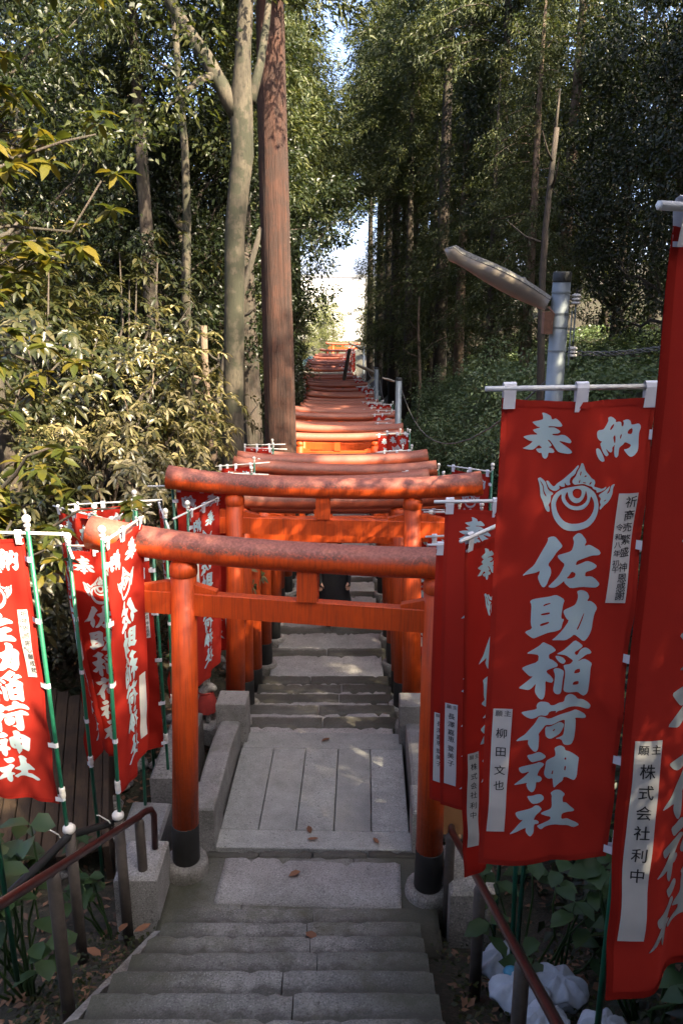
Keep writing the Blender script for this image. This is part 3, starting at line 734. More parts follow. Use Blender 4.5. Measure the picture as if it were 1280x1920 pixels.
m = MB(); m.lathe([(0.014, -0.03), (0.0165, -0.025), (0.0165, 0.0), (0.0145, 0.004), (0.0165, 0.01), (0.0165, 0.03), (0.0125, 0.034)], 8, (0, 0, 0.62)); JOINT = m.mesh('joint', MAT['white'], True)
m = MB(); m.tube([(-CW-0.075, 0, CT+0.026), (0.0, 0, CT+0.026)], [0.0075, 0.0085], 6); BAR0 = m.mesh('crossbar', MAT['bar'], True)
m = MB(); m.tube([(-CW-0.075, 0, CT+0.026), (0.21, 0, CT+0.026)], [0.0065, 0.0085], 6); BAR1 = m.mesh('crossbar', MAT['bar'], True)
def banner(label, x, y, top, rz, var=0, strips=('wish', 'donor'), group=None, long=False, tilt=0.0, cat='banner', ry=0.0):
    jit = random.Random(x*31+y); t = thing('votive_banner', label, cat, (x, y, top-CT), (jit.uniform(-0.02, 0.02)*(y > 2.6), ry+jit.uniform(-0.022, 0.022)*(y > 2.6), rz), group)
    p = obj('pole', POLE, t); obj('finial', FINIAL, p); obj('joint', JOINT, p)
    obj('crossbar', BAR1 if long else BAR0, t, (0, 0, 0), (0, 0, 0))
    c = obj('cloth', cloth_mesh(var), t); obj('lettering', BM['l', var], c); obj('hem', BM['h', var], c)
    for me in BM['t', var]: obj('tab', me, t)
    for me in BM['s', var]: obj('tab', me, t)
    for k in strips:
        a, b = strip_mesh(var, k); s = obj('paper_strip', a, t); obj('handwriting', b, s)
    return t
NG = 'votive banners beside the nearest gates'
banner('large red banner at the handrail with two paper strips, lettering fully readable', 0.887, 2.27, 3.405, R(6), 0, ('wish', 'donor'), NG)
banner('dark red banner cut off by the right frame edge, closest of all', 0.885, 1.52, 3.79, R(30), 1, ('donor_c',), NG, ry=R(0.4))
banner('red banner seen almost edge-on, just behind the large readable banner', 0.80, 3.18, 2.80, R(48), 1, ('donor_c',), NG)
banner('red banner half hidden behind the large readable one, beside the handrail', 0.885, 3.40, 2.78, R(4), 1, ('donor_b',), NG)
banner('pinkish red banner hanging in front of the nearest gate pillar with a long name strip', 0.90, 4.00, 2.375, R(3), 1, ('donor_b',), NG, long=True)
banner('red banner by the right pillar of the second gate, narrow name strip', 1.075, 7.55, 1.57, R(2), 0, ('donor_b',), NG)
banner('red banner overlapping its neighbour right of the second gate', 1.26, 7.0, 1.70, R(-4), 1, ('donor',), NG)
banner('red banner with low crossbar right of the bridge, tucked behind others', 1.05, 5.6, 1.93, R(12), 1, ('wish',), NG)
banner('red banner showing only its top under the second lintel end', 1.42, 9.0, 1.52, R(3), 0, ('donor',), NG)
banner('slanting red banner behind the right tip of the second lintel', 1.50, 8.1, 1.80, R(-35), 2, ('donor',), NG)
banner('red banner at the left frame edge with a wish strip and hydrangea below', -1.475, 3.84, 2.50, R(-8), 1, ('wish_b',), NG, long=True)
banner('banner outside the frame whose crossbar tip pokes in from the left edge', -1.46, 3.0, 3.23, R(-6), 1, ('wish',), NG, long=True)
banner('red banner gathered towards its pole, behind the edge-on one', -1.40, 5.1, 2.0, R(2), 3, ('donor',), NG, long=True)
banner('edge-on red banner with reversed lettering left of the nearest gate', -1.285, 4.1, 2.36, R(-101), 1, ('donor_b',), NG)
banner('red banner whose top peeks above the left end of the first lintel', -1.60, 6.25, 2.0, R(10), 0, ('wish',), NG, long=True)
banner('narrow edge-on red banner between the left tips of the first lintels', -1.34, 5.85, 1.97, R(-72), 2, ('wish_b',), NG, long=True)
banner('red banner showing its back with mirrored lettering beside the second gate', -1.385, 6.72, 2.0, R(180), 0, ('donor',), NG, long=True)
banner('red banner behind the gathered one, left of the first gate', -1.30, 5.45, 1.86, R(30), 1, ('wish',), NG, long=True)
banner('red banner with a steeply turned crossbar above the left lintel tip', -1.72, 5.55, 2.07, R(-38), 2, ('wish',), NG, long=True)
banner('red banner turned away from the path behind the left lintel tip', -1.55, 6.0, 1.99, R(62), 1, ('donor',), NG, long=True)
banner('red banner leaning between the left frame edge banner and the gathered one', -1.62, 4.72, 2.13, R(-66), 2, ('wish_b',), NG, long=True)
banner('narrow turned red banner close to the second gate left pillar', -1.22, 6.2, 1.93, R(-112), 1, ('wish',), NG, long=True)
banner('red banner behind the mirrored banner, half covered by it', -1.48, 7.3, 1.86, R(168), 1, ('wish',), NG)
rs = random.Random(21)
FG = 'small votive banners along the far path'
yy = 9.7; k = 0
while yy < 66:
    top = float(prof(yy)) + 2.27 + rs.uniform(-0.12, 0.12)
    banner('small red banner among the far row along the right side of the path', float(axis(yy)) + 1.30 + rs.uniform(-0.16, 0.14), yy, top, R(rs.uniform(-30, 25)), k % 4, ('donor',) if yy < 16 else (), FG)
    yy += rs.uniform(0.75, 1.25) if yy < 40 else 1.5; k += 1
for yy in (8.6, 9.6, 10.5, 11.2, 12.1, 13.0, 44.0, 47, 50, 53):
    top = float(prof(yy)) + 2.28 + rs.uniform(-0.1, 0.14)
    banner('small red banner in the row along the left side of the path', float(axis(yy)) - 0.98 + rs.uniform(-0.1, 0.05), yy, top, R(rs.uniform(-20, 20)), k % 4, (), FG, long=True); k += 1

# ------------------------------------------------------------------ lamps and cables
def lamp_head(L=0.66, W=0.16):
    """long tapered street-lamp head along -x from the origin; returns housing and cover"""
    top, bot = MB(), MB(); n = 14; m_ = 8
    rt, rb = [], []
    for i in range(n+1):
        t = i/n; x = -L*t
        w_ = W*(0.55+0.45*math.sin(math.pi*min(1, t*1.25+0.05)) if t < 0.9 else 0.80*math.sqrt(max(0.02, 1-((t-0.9)/0.1)**2)))
        h = 0.045*(0.7+0.6*math.sin(math.pi*(0.15+0.7*t)))
        if t > 0.9: h *= math.sqrt(max(0.05, 1-((t-0.9)/0.1)**2))
        rt.append([(x, w_/2*math.cos(a), h*math.sin(a)) for a in np.linspace(0, math.pi, m_+1)])
        rb.append([(x, w_/2*0.94*math.cos(a), -h*0.75*math.sin(a)) for a in np.linspace(0, math.pi, m_+1)])
    for r, mb in ((rt, top), (rb, bot)):
        V = [p for row in r for p in row]; F = []
        for i in range(n):
            for k in range(m_):
                a = i*(m_+1)+k; F.append((a, a+1, a+m_+2, a+m_+1))
        F.append(tuple(range(m_+1))); F.append(tuple(n*(m_+1)+k for k in range(m_+1)))
        mb.add(V, F)
    return top.mesh('housing', MAT['lamp'], True), bot.mesh('diffuser', MAT['diffuser'], True)
HOUS, DIFF = lamp_head()
def street_lamp(label, x, y, ztop, r, yaw, up, detail, scale=1.0, length=4.2):
    t = thing('street_lamp', label, 'street lamp', (x, y, ztop))
    m = MB(); m.tube([(0, 0, -length), (0, 0, 0)], [r*1.12, r], 16); m.build('pole', MAT['galv'], t, True)
    m = MB(); m.lathe([(r*1.03, -0.045), (r*1.05, -0.04), (r*1.05, 0.003), (r*0.9, 0.012)], 16); m.build('cap', MAT['darkmetal'], t, True)
    h = obj('lamp_head', None, t, (-r-0.02, 0.0, -0.165*scale), (R(-32), 0, yaw)); h.scale = (scale,)*3
    h2 = obj('housing', HOUS, h, (0, 0, 0), (0, up, 0)); obj('diffuser', DIFF, h, (0, 0, -0.001), (0, up, 0))
    if not detail: return t
    m = MB(); m.lathe([(0.022, 0), (0.024, 0.02), (0.019, 0.024), (0.019, 0.07), (0.015, 0.078)], 10); m.build('light_sensor', MAT['lamp'], h, True, (-0.135, 0, 0.088), (0, R(8), 0))
    m = MB(); m.box(-0.05, 0.0, -0.03, 0.03, -0.09, 0.03); m.tube([(-0.03, -0.02, 0.06), (0.0, -0.035, 0.02), (-0.01, -0.03, -0.05)], 0.006, 6); m.build('bracket', MAT['rust'], t, False, (-r+0.005, -0.02, -0.235))
    for dz in (-0.10, -0.215, -0.29, -0.42):
        m = MB(); m.lathe([(r*1.02, -0.006), (r*1.06, -0.005), (r*1.06, 0.005), (r*1.02, 0.006)], 16, (0, 0, dz)); m.build('band', MAT['galv'], t)
    for dz in (-0.135, -0.425):
        g = obj('insulator', None, t, (r+0.035, -0.012, dz))
        m = MB()
        for q in range(3): m.lathe([(0.012, -0.030+q*0.02), (0.027, -0.027+q*0.02), (0.027, -0.018+q*0.02), (0.014, -0.012+q*0.02)], 12)
        m.build('porcelain_discs', MAT['porcelain'], g, True)
        m = MB(); m.tube([(0, 0, -0.045), (0, 0, 0.055)], 0.006, 6); m.tube([(-0.04, 0, 0.0), (0, 0, 0.0)], 0.006, 6); m.build('bolt', MAT['darkmetal'], g)
    m = MB(); m.tube([(r+0.035, -0.012, -0.39), (r+0.035, -0.012, -0.18)], 0.005, 6); m.tube([(r+0.012, -0.03, -0.5), (r+0.012, -0.03, -0.20)], 0.004, 6); m.build('conduit', MAT['galv'], t)
    return t
street_lamp('large grey street lamp with insulators, rising behind the big readable banner', 1.225, 4.78, 3.735, 0.050, R(2), R(32), True, 1.0, 4.0)
street_lamp('grey lamp pole with small pale head above the ivy slope', 1.17, 17.0, 1.72, 0.062, R(0), R(18), False, 0.42)
street_lamp('farther lamp pole with a long drooping head beside the gates', 1.22, 29.0, 0.67, 0.075, R(0), R(27), False, 1.05)
street_lamp('farthest thin lamp pole next to the last gate', 1.75, 66.0, -1.5, 0.07, R(0), R(30), False, 2.0)
m = MB(); m.tube([(-0.3, 40, -3.8), (0.18, 40, -0.7), (0.39, 40, 0.42)], [0.10, 0.09, 0.085], 8)
tag(m.build('leaning_post', MAT['darkbark'], None, True), 'dark wooden post leaning beside the far gates', 'post')
def cable(label, pts, r=0.008, sag=0.15, mat='cable', twist=0):
    m = MB(); P = []
    for (a, b) in zip(pts[:-1], pts[1:]):
        a, b = Vector(a), Vector(b)
        for i in range(13):
            t = i/12; p = a.lerp(b, t); p.z -= sag*4*t*(1-t); P.append(p)
    if twist:
        L = [0]
        for i in range(1, len(P)): L.append(L[-1]+(P[i]-P[i-1]).length)
        for s in range(twist):
            Q = []
            for i in range(len(P)*4-3):
                j = min(i//4, len(P)-2); f = i/4-j; p = P[j].lerp(P[j+1], f); q = i*0.9+s*2.1
                Q.append(p+Vector((0.3, 0.2, 1))*0.012*math.sin(q)+Vector((0.2, 1, 0))*0.012*math.cos(q))
            m.tube(Q, r*0.6, 5)
    else: m.tube(P, r, 6)
    return tag(m.build('cable', MAT[mat], None, True), label, 'cable')
cable('twisted cable running from the large lamp pole towards the right edge', [(1.29, 4.80, 3.30), (2.15, 4.6, 3.45)], 0.007, 0.05, 'cable', 3)
cable('sagging pale cable between the far lamp poles', [(1.22, 17.0, 1.55), (1.30, 29.0, 0.5)], 0.009, 0.8)
cable('vine-covered cable sagging over the ivy slope to the near lamp', [(1.23, 17.0, 1.5), (1.26, 4.85, 3.2)], 0.006, 0.75)
cable('thin cable between the two farthest lamp poles', [(1.28, 29.0, 0.45), (1.75, 66, -1.7)], 0.012, 0.9)

# ------------------------------------------------------------------ handrails
def handrail(label, x, pts, posts, mat_r=0.020):
    t = thing('handrail', label, 'handrail', (x, pts[0][1], 0))
    P = [(px-x, py-pts[0][1], pz) for px, py, pz in pts]
    m = MB(); m.tube(P, mat_r, 10); m.build('rail', MAT['rail'], t, True)
    for (px, py, z0, z1) in posts:
        m = MB(); m.tube([(0, 0, z0), (0, 0, z1-0.02), (0, 0, z1)], [0.029, 0.029, 0.02], 10); m.build('post', MAT['railpost'], t, True, (px-x, py-pts[0][1], 0))
    return t
handrail('left metal handrail curling down at the foot of the steps', -1.2, [(-1.165, 4.40, 0.28), (-1.165, 4.43, 0.50), (-1.175, 4.40, 0.56), (-1.19, 4.32, 0.60), (-1.2, 4.2, 0.65), (-1.2, 2.41, 1.60), (-1.2, 0.2, 2.75)],
         [(-1.2, 4.22, -0.2, 0.62), (-1.2, 2.9, 0.3, 1.33), (-1.2, 1.6, 1.0, 2.02)])
handrail('right metal handrail descending under the large banner', 0.65, [(0.665, 4.26, 0.25), (0.665, 4.30, 0.48), (0.66, 4.25, 0.545), (0.65, 4.15, 0.58), (0.65, 2.0, 1.54), (0.65, 0.1, 2.4)],
         [(0.645, 4.18, -0.2, 0.55), (0.65, 3.25, 0.3, 0.97), (0.66, 2.45, 0.7, 1.32), (0.66, 1.7, 1.1, 1.66)])
# concrete blocks carrying the rails
m = MB(); m.bbox(-1.36, -1.10, 4.14, 4.50, -0.5, 0.27, 0.02)
tag(m.build('concrete_block', MAT['cement']), 'pale concrete block under the end of the left handrail', 'concrete block')
m = MB(); m.bbox(0.64, 0.92, 4.05, 4.5, -0.5, 0.24, 0.02)
tag(m.build('concrete_block', MAT['plinth']), 'mossy concrete block under the end of the right handrail', 'concrete block')
m = MB(); m.bbox(0.60, 0.95, 5.0, 5.06, 0.0, 0.42, 0.004)
tag(m.build('notice_board', MAT['card'], None, False, (0.10, -0.1, 0)), 'plain orange-brown board behind the nearest right pillar', 'board')
# pipe rack with holders for the left banners
t = thing('pipe_rack', 'dark pipe rack holding the left banner poles in white sockets', 'rack', (-1.4, 4.0, 0))
m = MB(); m.tube([(-0.14, -1.6, 1.25), (-0.075, -0.16, 0.80), (0.10, 0.12, 0.68)], 0.022, 8); m.build('pipe', MAT['darkmetal'], t, True)
for x, y, z in ((-0.075, -0.16, 0.84), (0.115, 0.10, 0.735)):
    m = MB(); m.ball((0, 0, 0), 0.036, 10, 8, sz=0.85); m.build('socket', MAT['white'], t, True, (x, y, z))
    m = MB(); m.tube([(0, 0, -0.9), (0, 0, -0.03)], 0.032, 8); m.build('stake', MAT['railpost'], t, True, (x, y, z))
    m = MB(); m.tube([(-0.03, -0.03, -0.06), (-0.04, -0.05, 0), (-0.09, -0.06, 0.045), (-0.1, -0.07, 0.05)], 0.004, 5); m.build('wire', MAT['white'], t, True, (x, y, z))

# ------------------------------------------------------------------ wooden deck, stones, fox, sacks, person
t = thing('wooden_deck', 'weathered wooden plank ramp strewn with leaves behind the left banners', 'deck', (-1.62, 4.75, 0.02), (R(7), R(-3), R(14)))
for i in range(9):
    m = MB(); m.bbox(-0.092, 0.0, 0, 1.9+0.06*math.sin(i*2.1), -0.04, 0.004*math.sin(i*3.3), 0.004)
    m.build('plank', MAT['wood'], t, False, (-0.1*i, 0.03*math.sin(i*5), 0))
for yy in (0.2, 1.6):
    m = MB(); m.box(-0.95, 0.03, yy, yy+0.07, -0.13, -0.046); m.build('joist', MAT['wood'], t)
m = MB(); m.bbox(0.005, 0.05, -0.02, 1.9, -0.5, 0.012, 0.004); m.build('edge_board', MAT['wood'], t)
def rock_mesh(seed, mat):
    rs = np.random.RandomState(seed); m = MB(); m.ball((0, 0, 0), 1, 9, 6)
    d = rs.normal(0, 1, (5, 3))
    V = []
    for x, y, z in m.v:
        s = 1+0.16*sum(math.sin(2.2*(x*a+y*b+z*c)+i) for i, (a, b, c) in enumerate(d))/2
        V.append((x*s, y*s*0.8, max(z*s*0.55, -0.35)))
    m.v = V; return m.mesh('rock', mat, True)
RK = [rock_mesh(i, MAT['rock']) for i in range(5)]
rs = random.Random(3); n = 0
for i in range(70):
    side = -1 if i < 48 else 1
    y = rs.uniform(4.7, 10.5); x = float(axis(y)) + (rs.uniform(-1.75, -1.0) if side < 0 else rs.uniform(0.95, 1.4))
    if -1.15 < x < -0.8 and 4.7 < y < 6.4: continue
    s = rs.uniform(0.04, 0.11)
    o = obj('stone', RK[i % 5], None, (x, y, gz(x, y)+s*0.12+0.12*(1 if y > 6.2 else 0.2)), (rs.uniform(-.3, .3), rs.uniform(-.3, .3), rs.uniform(0, 6)), s)
    tag(o, 'loose grey stone lying beside the gate pillars on the %s' % ('left' if side < 0 else 'right'), 'stone', 'loose stones by the pillars')
m = MB(); m.bbox(-1.50, -1.22, 4.66, 5.15, -0.4, 0.02, 0.02)
tag(m.build('kerb_block', MAT['newel'], None, False, (0, 0, 0), (0, R(3), 0)), 'pale flat concrete slab left of the nearest gate pillar', 'concrete slab')
m = MB(); m.bbox(-1.42, -1.18, 5.35, 6.3, -0.4, 0.16, 0.02)
tag(m.build('kerb_block', MAT['rock']), 'long low kerb stone beside the left parapet of the bridge', 'kerb stone')

def skin_mesh(name, verts, edges, radii, mat, levels=2, root=0):
    me = bpy.data.meshes.new(name); me.from_pydata(verts, edges, [])
    o = bpy.data.objects.new(name, me); COL.objects.link(o)
    md = o.modifiers.new('skin', 'SKIN'); md.use_smooth_shade = True
    for i, r in enumerate(radii): me.skin_vertices[0].data[i].radius = (r, r) if not hasattr(r, '__len__') else r
    me.skin_vertices[0].data[root].use_root = True
    sd = o.modifiers.new('sub', 'SUBSURF'); sd.levels = sd.render_levels = levels
    bpy.context.view_layer.update()
    out = bpy.data.meshes.new_from_object(o.evaluated_get(bpy.context.evaluated_depsgraph_get())); out.name = name
    out.materials.clear(); out.materials.append(mat)
    bpy.data.objects.remove(o); bpy.data.meshes.remove(me); return out

def fox(x, y, z, rz, label, s=1.0):
    t = thing('fox_statue', label, 'statue', (x, y, z), (0, 0, rz)); t.scale = (s,)*3
    V = [(-0.07, 0, 0.09), (-0.02, 0, 0.17), (0.03, 0, 0.26), (0.05, 0, 0.33), (0.10, 0, 0.345), (0.155, 0, 0.325),      # haunch .. muzzle
         (-0.05, 0.06, 0.06), (0.03, 0.075, 0.02), (-0.05, -0.06, 0.06), (0.03, -0.075, 0.02),
         (0.06, 0.04, 0.18), (0.075, 0.045, 0.09), (0.085, 0.045, 0.015), (0.06, -0.04, 0.18), (0.075, -0.045, 0.09), (0.085, -0.045, 0.015),
         (-0.14, 0, 0.06), (-0.20, 0.0, 0.14), (-0.19, 0, 0.27), (-0.16, 0, 0.34)]
    E = [(0,1),(1,2),(2,3),(3,4),(4,5),(0,6),(6,7),(0,8),(8,9),(2,10),(10,11),(11,12),(2,13),(13,14),(14,15),(0,16),(16,17),(17,18),(18,19)]
    r = [0.075, 0.068, 0.058, 0.05, 0.045, 0.018, 0.05, 0.022, 0.05, 0.022, 0.03, 0.022, 0.024, 0.03, 0.022, 0.024, 0.04, 0.05, 0.045, 0.012]
    obj('body', skin_mesh('body', V, E, r, MAT['statue']), t)
    for s_ in (-1, 1):
        m = MB(); m.add([(0.035, 0.012*s_, 0.365), (0.075, 0.016*s_, 0.37), (0.05, 0.052*s_, 0.355), (0.045, 0.04*s_, 0.445), (0.04, 0.03*s_, 0.36)],
                        [(0, 1, 3), (1, 2, 3), (2, 4, 3), (4, 0, 3), (0, 4, 2, 1)]); m.build('ear', MAT['statue'], t)
    m = MB(); n = 18; Vb = []
    for i in range(n+1):
        a = -1.9+3.8*i/n; ca, sa = math.cos(a), math.sin(a)
        for q, (rr, zz, fw) in enumerate(((0.062, 0.285, 0.035), (0.085, 0.235, 0.035), (0.105, 0.17, 0.03), (0.112+0.006*math.sin(i*2.6), 0.12-0.02*ca, 0.025))):
            Vb.append((fw+rr*ca*0.9, rr*sa, zz))
    m.add(Vb, [(i*4+k, i*4+k+1, i*4+k+5, i*4+k+4) for i in range(n) for k in range(3)]); m.build('bib', MAT['bib'], t, True)
    m = MB(); m.tube([(0.035+0.066*math.cos(a)*0.95, 0.066*math.sin(a), 0.288) for a in np.linspace(0, 2*math.pi, 17)], 0.008, 6, False); m.build('bib_cord', MAT['bib'], t, True)
    m = MB(); m.bbox(-0.20, 0.16, -0.13, 0.13, -0.16, 0.004, 0.012); m.build('base', MAT['statue'], t)
    return t
fox(-1.22, 6.55, -0.06, R(-25), 'grey stone fox with a red bib beside the second gate')

rs = random.Random(9)
def sack(label, x, y, z, r, rz, knot):
    t = thing('sack', label, 'sack', (x, y, z), (0, 0, rz))
    bm = bmesh.new(); bmesh.ops.create_icosphere(bm, subdivisions=4, radius=r)
    m = MB(); m.v = [tuple(v.co) for v in bm.verts]; m.f = [tuple(v.index for v in f.verts) for f in bm.faces]; bm.free()
    V = []; q = rs.uniform(0, 6)
    for px, py, pz in m.v:
        a = math.atan2(py, px); h = pz/r; g = max(0, h-0.1)
        pv = Vector((px, py, pz))*9+Vector((q, q, q)); f = 1+0.22*noise.noise(pv)+0.16*abs(noise.noise(pv*2.3))+0.06*noise.noise(pv*5)
        if h > 0.35: f *= 1-0.25*(h-0.35)
        V.append((px*f*1.15, py*f*0.95, max(pz*0.68*(1+0.09*math.sin(3*a+q))+0.015*math.sin(7*a+q), -r*0.5)))
    m.v = V; m.build('body', MAT['bag'], t, True)
    if knot: MB().ball((0.04, -r*0.55, r*0.42), 0.034, 10, 7, 1.2, 1.0, 0.8).build('tied_neck', MAT['bluecloth'], t, True)
for i, (l, x, y, dz, r, k) in enumerate((
        ('white sandbag with a blue tied neck under the right handrail', 0.78, 2.93, 0.10, 0.125, True),
        ('uppermost white sandbag beside the right handrail post', 0.79, 3.32, 0.12, 0.12, False),
        ('white sandbag nearest the lower frame edge by the handrail', 0.80, 2.62, 0.08, 0.12, False),
        ('white sandbag tucked behind the others beneath the banner', 0.98, 2.98, 0.10, 0.13, False),
        ('white bag half hidden in the dark below the readable banner', 1.02, 2.55, 0.09, 0.11, False))):
    sack(l, x, y, 0.12+(4.04-y)*0.5725-0.18+dz, r*0.82, rs.uniform(0, 6), k)

def person():
    t = thing('person', 'person with dark hair in a long black coat climbing the path under the gates', 'person', (-0.10, 10.6, path_z(10.6)), (0, 0, R(4))); t.scale = (0.92,)*3
    J = dict(pel=(0, 0, 0.86), wst=(0, 0, 1.0), chs=(0, 0.01, 1.20), nkb=(0, 0.01, 1.36), nck=(0, 0.0, 1.43),
             hl=(-0.085, 0, 0.84), kl=(-0.09, -0.10, 0.46), al=(-0.09, -0.03, 0.09), tl=(-0.09, -0.15, 0.04),
             hr=(0.085, 0, 0.84), kr=(0.09, 0.02, 0.45), ar=(0.09, 0.16, 0.08), tr=(0.09, 0.06, 0.03),
             sl=(-0.17, 0.01, 1.32), el=(-0.22, 0.05, 1.06), wl=(-0.21, -0.06, 0.84), fl=(-0.20, -0.08, 0.74),
             sr=(0.17, 0.01, 1.32), er=(0.22, -0.02, 1.06), wr=(0.21, -0.12, 0.86), fr=(0.20, -0.15, 0.77))
    ks = list(J); ix = {k: i for i, k in enumerate(ks)}
    def E(*c): return [(ix[a], ix[b]) for a, b in zip(c[:-1], c[1:])]
    ed = E('pel', 'wst', 'chs', 'nkb', 'nck') + E('pel', 'hl', 'kl', 'al', 'tl') + E('pel', 'hr', 'kr', 'ar', 'tr') + E('nkb', 'sl', 'el', 'wl', 'fl') + E('nkb', 'sr', 'er', 'wr', 'fr')
    rad = dict(pel=0.13, wst=0.115, chs=0.125, nkb=0.07, nck=0.05, hl=0.085, kl=0.058, al=0.04, tl=0.035, sl=0.055, el=0.042, wl=0.03, fl=0.03)
    for k in ('h', 'k', 'a', 't', 's', 'e', 'w', 'f'): rad[k+'r'] = rad[k+'l']
    b = obj('body', skin_mesh('body', [J[k] for k in ks], ed, [rad[k] for k in ks], MAT['blackcoat']), t)
    m = MB(); m.ball((0, -0.01, 1.545), 0.098, 16, 12, 0.80, 0.95, 1.14); m.tube([(0, 0.0, 1.40), (0, -0.005, 1.50)], 0.05, 10)
    m.ball((0, -0.103, 1.535), 0.016, 8, 6, 0.8, 1.0, 1.3)
    for s in (-1, 1): m.ball((0.082*s, 0.0, 1.54), 0.022, 8, 6, 0.4, 0.8, 1.3)
    hd = m.build('head', MAT['skin'], t, True)
    m = MB(); m.ball((0, -0.096, 1.495), 0.02, 8, 5, 1.1, 0.4, 0.35); m.build('mouth', MAT['bib'], hd, True)
    for s in (-1, 1):
        m = MB(); m.ball((0.033*s, -0.092, 1.557), 0.011, 8, 6, 1.3, 0.6, 0.8); m.build('eye', MAT['hair'], hd, True)
    m = MB(); m.ball((0, 0.018, 1.565), 0.112, 16, 12, 0.88, 0.98, 1.12)
    V = []
    for x, y, z in m.v:
        if y < -0.03 and z < 1.61: y = -0.03
        V.append((x, y, z))
    m.v = V
    for s in (-1, 1): m.tube([(0.075*s, -0.03, 1.60), (0.09*s, -0.02, 1.50), (0.085*s, -0.01, 1.38)], [0.03, 0.034, 0.02], 8)
    m.build('hair', MAT['hair'], t, True)
    m = MB(); n = 24; prf = [(0.075, 1.40), (0.165, 1.33), (0.185, 1.2), (0.17, 1.02), (0.20, 0.80), (0.235, 0.55), (0.25, 0.36)]
    Vc = []
    for r, z in prf:
        for k in range(n):
            a = 2*math.pi*k/n; rr = r*(1+0.04*math.sin(5*a+z*6)*(1.4-z)); Vc.append((rr*math.cos(a)*1.05, rr*math.sin(a)*0.72, z))
    m.add(Vc, [(i*n+k, i*n+(k+1) % n, i*n+n+(k+1) % n, i*n+n+k) for i in range(len(prf)-1) for k in range(n)]); m.build('coat', MAT['blackcoat'], t, True)
    for s, (wx, wy, wz), (fx, fy, fz) in ((-1, J['wl'], J['fl']), (1, J['wr'], J['fr'])):
        hv = [(wx, wy, wz), ((wx+fx)/2, (wy+fy)/2, (wz+fz)/2)]
        he = [(0, 1)]; hr = [0.024, 0.03]
        for q in range(5):
            o = (q-2)*0.013
            if q == 4: p1, p2 = (fx-s*0.035, fy-0.02, fz+0.03), (fx-s*0.04, fy-0.035, fz+0.0)
            else: p1, p2 = (fx+o, fy-0.005, fz-0.01), (fx+o, fy-0.02, fz-0.045+0.006*abs(q-1))
            i = len(hv); hv += [p1, p2]; he += [(1, i), (i, i+1)]; hr += [0.009, 0.007]
        obj('hand', skin_mesh('hand', hv, he, hr, MAT['skin']), t)
person()

# ------------------------------------------------------------------ vegetation
def unit(a): return a/np.maximum(np.linalg.norm(a, axis=-1, keepdims=True), 1e-6)
def leaf_arrays(C, A, Nn, L, W, droop=0.15, six=False):
    """leaves from base points C along A with normals about Nn"""
    A = unit(A); S = unit(np.cross(A, Nn)); Nn = unit(np.cross(S, A))
    L = np.asarray(L)[:, None]*np.ones((len(C), 1)) if np.ndim(L) else np.full((len(C), 1), L)
    W = np.asarray(W)[:, None]*np.ones((len(C), 1)) if np.ndim(W) else np.full((len(C), 1), W)
    dz = np.array([0, 0, -1.0]); n = len(C)
    if not six:
        V = np.stack([C, C+A*L*0.45+S*W*0.5+Nn*W*0.15, C+A*L+dz*L*droop, C+A*L*0.45-S*W*0.5+Nn*W*0.15], 1).reshape(-1, 3)
        b = np.arange(n)[:, None]*4
        F = np.concatenate([b+np.array([[0, 1, 2]]), b+np.array([[0, 2, 3]])], 0)
        return V, F
    V = np.stack([C, C+A*L*0.3+S*W*0.42+Nn*W*0.14, C+A*L*0.3-S*W*0.42+Nn*W*0.14, C+A*L*0.35,
                  C+A*L*0.68+S*W*0.44+Nn*W*0.10+dz*L*droop*0.35, C+A*L*0.68-S*W*0.44+Nn*W*0.10+dz*L*droop*0.35, C+A*L*0.7+dz*L*droop*0.45, C+A*L+dz*L*droop], 1).reshape(-1, 3)
    b = np.arange(n)[:, None]*8
    F = np.concatenate([b+np.array([f]) for f in ((0, 1, 3), (0, 3, 2), (1, 4, 6), (1, 6, 3), (3, 6, 5), (3, 5, 2), (4, 7, 6), (6, 7, 5))], 0)
    return V, F
UP = np.array([0, 0, 1.0])
def clumps(rs, centers, rad, per, L, W, droop=0.2, flat=0.65, six=False, up=0.6):
    n = len(centers)*per
    c = np.repeat(centers, per, 0); r = np.repeat(rad, per)[:, None]
    d = unit(rs.normal(0, 1, (n, 3))); d[:, 2] *= flat
    P = c + d*r*rs.uniform(0.35, 1.0, (n, 1))
    A = unit(d*1.0 + rs.normal(0, 0.55, (n, 3)) + np.array([0, 0, -0.15]))
    Nn = unit(UP*up + rs.normal(0, 0.5, (n, 3)) + d*0.35)
    return leaf_arrays(P, A, Nn, L*rs.uniform(0.5, 1.35, n), W*rs.uniform(0.6, 1.3, n), droop, six)
def limb(p0, p1, r0, r1, rs, n=5, bend=0.12):
    p0, p1 = np.array(p0, float), np.array(p1, float); d = np.linalg.norm(p1-p0)
    pts = [p0+(p1-p0)*t + (rs.normal(0, bend*d*0.35, 3) if 0 < i < n else 0) - UP*bend*d*math.sin(math.pi*t)*0.3 for i, t in enumerate(np.linspace(0, 1, n+1))]
    return pts, list(np.linspace(r0, r1, n+1))
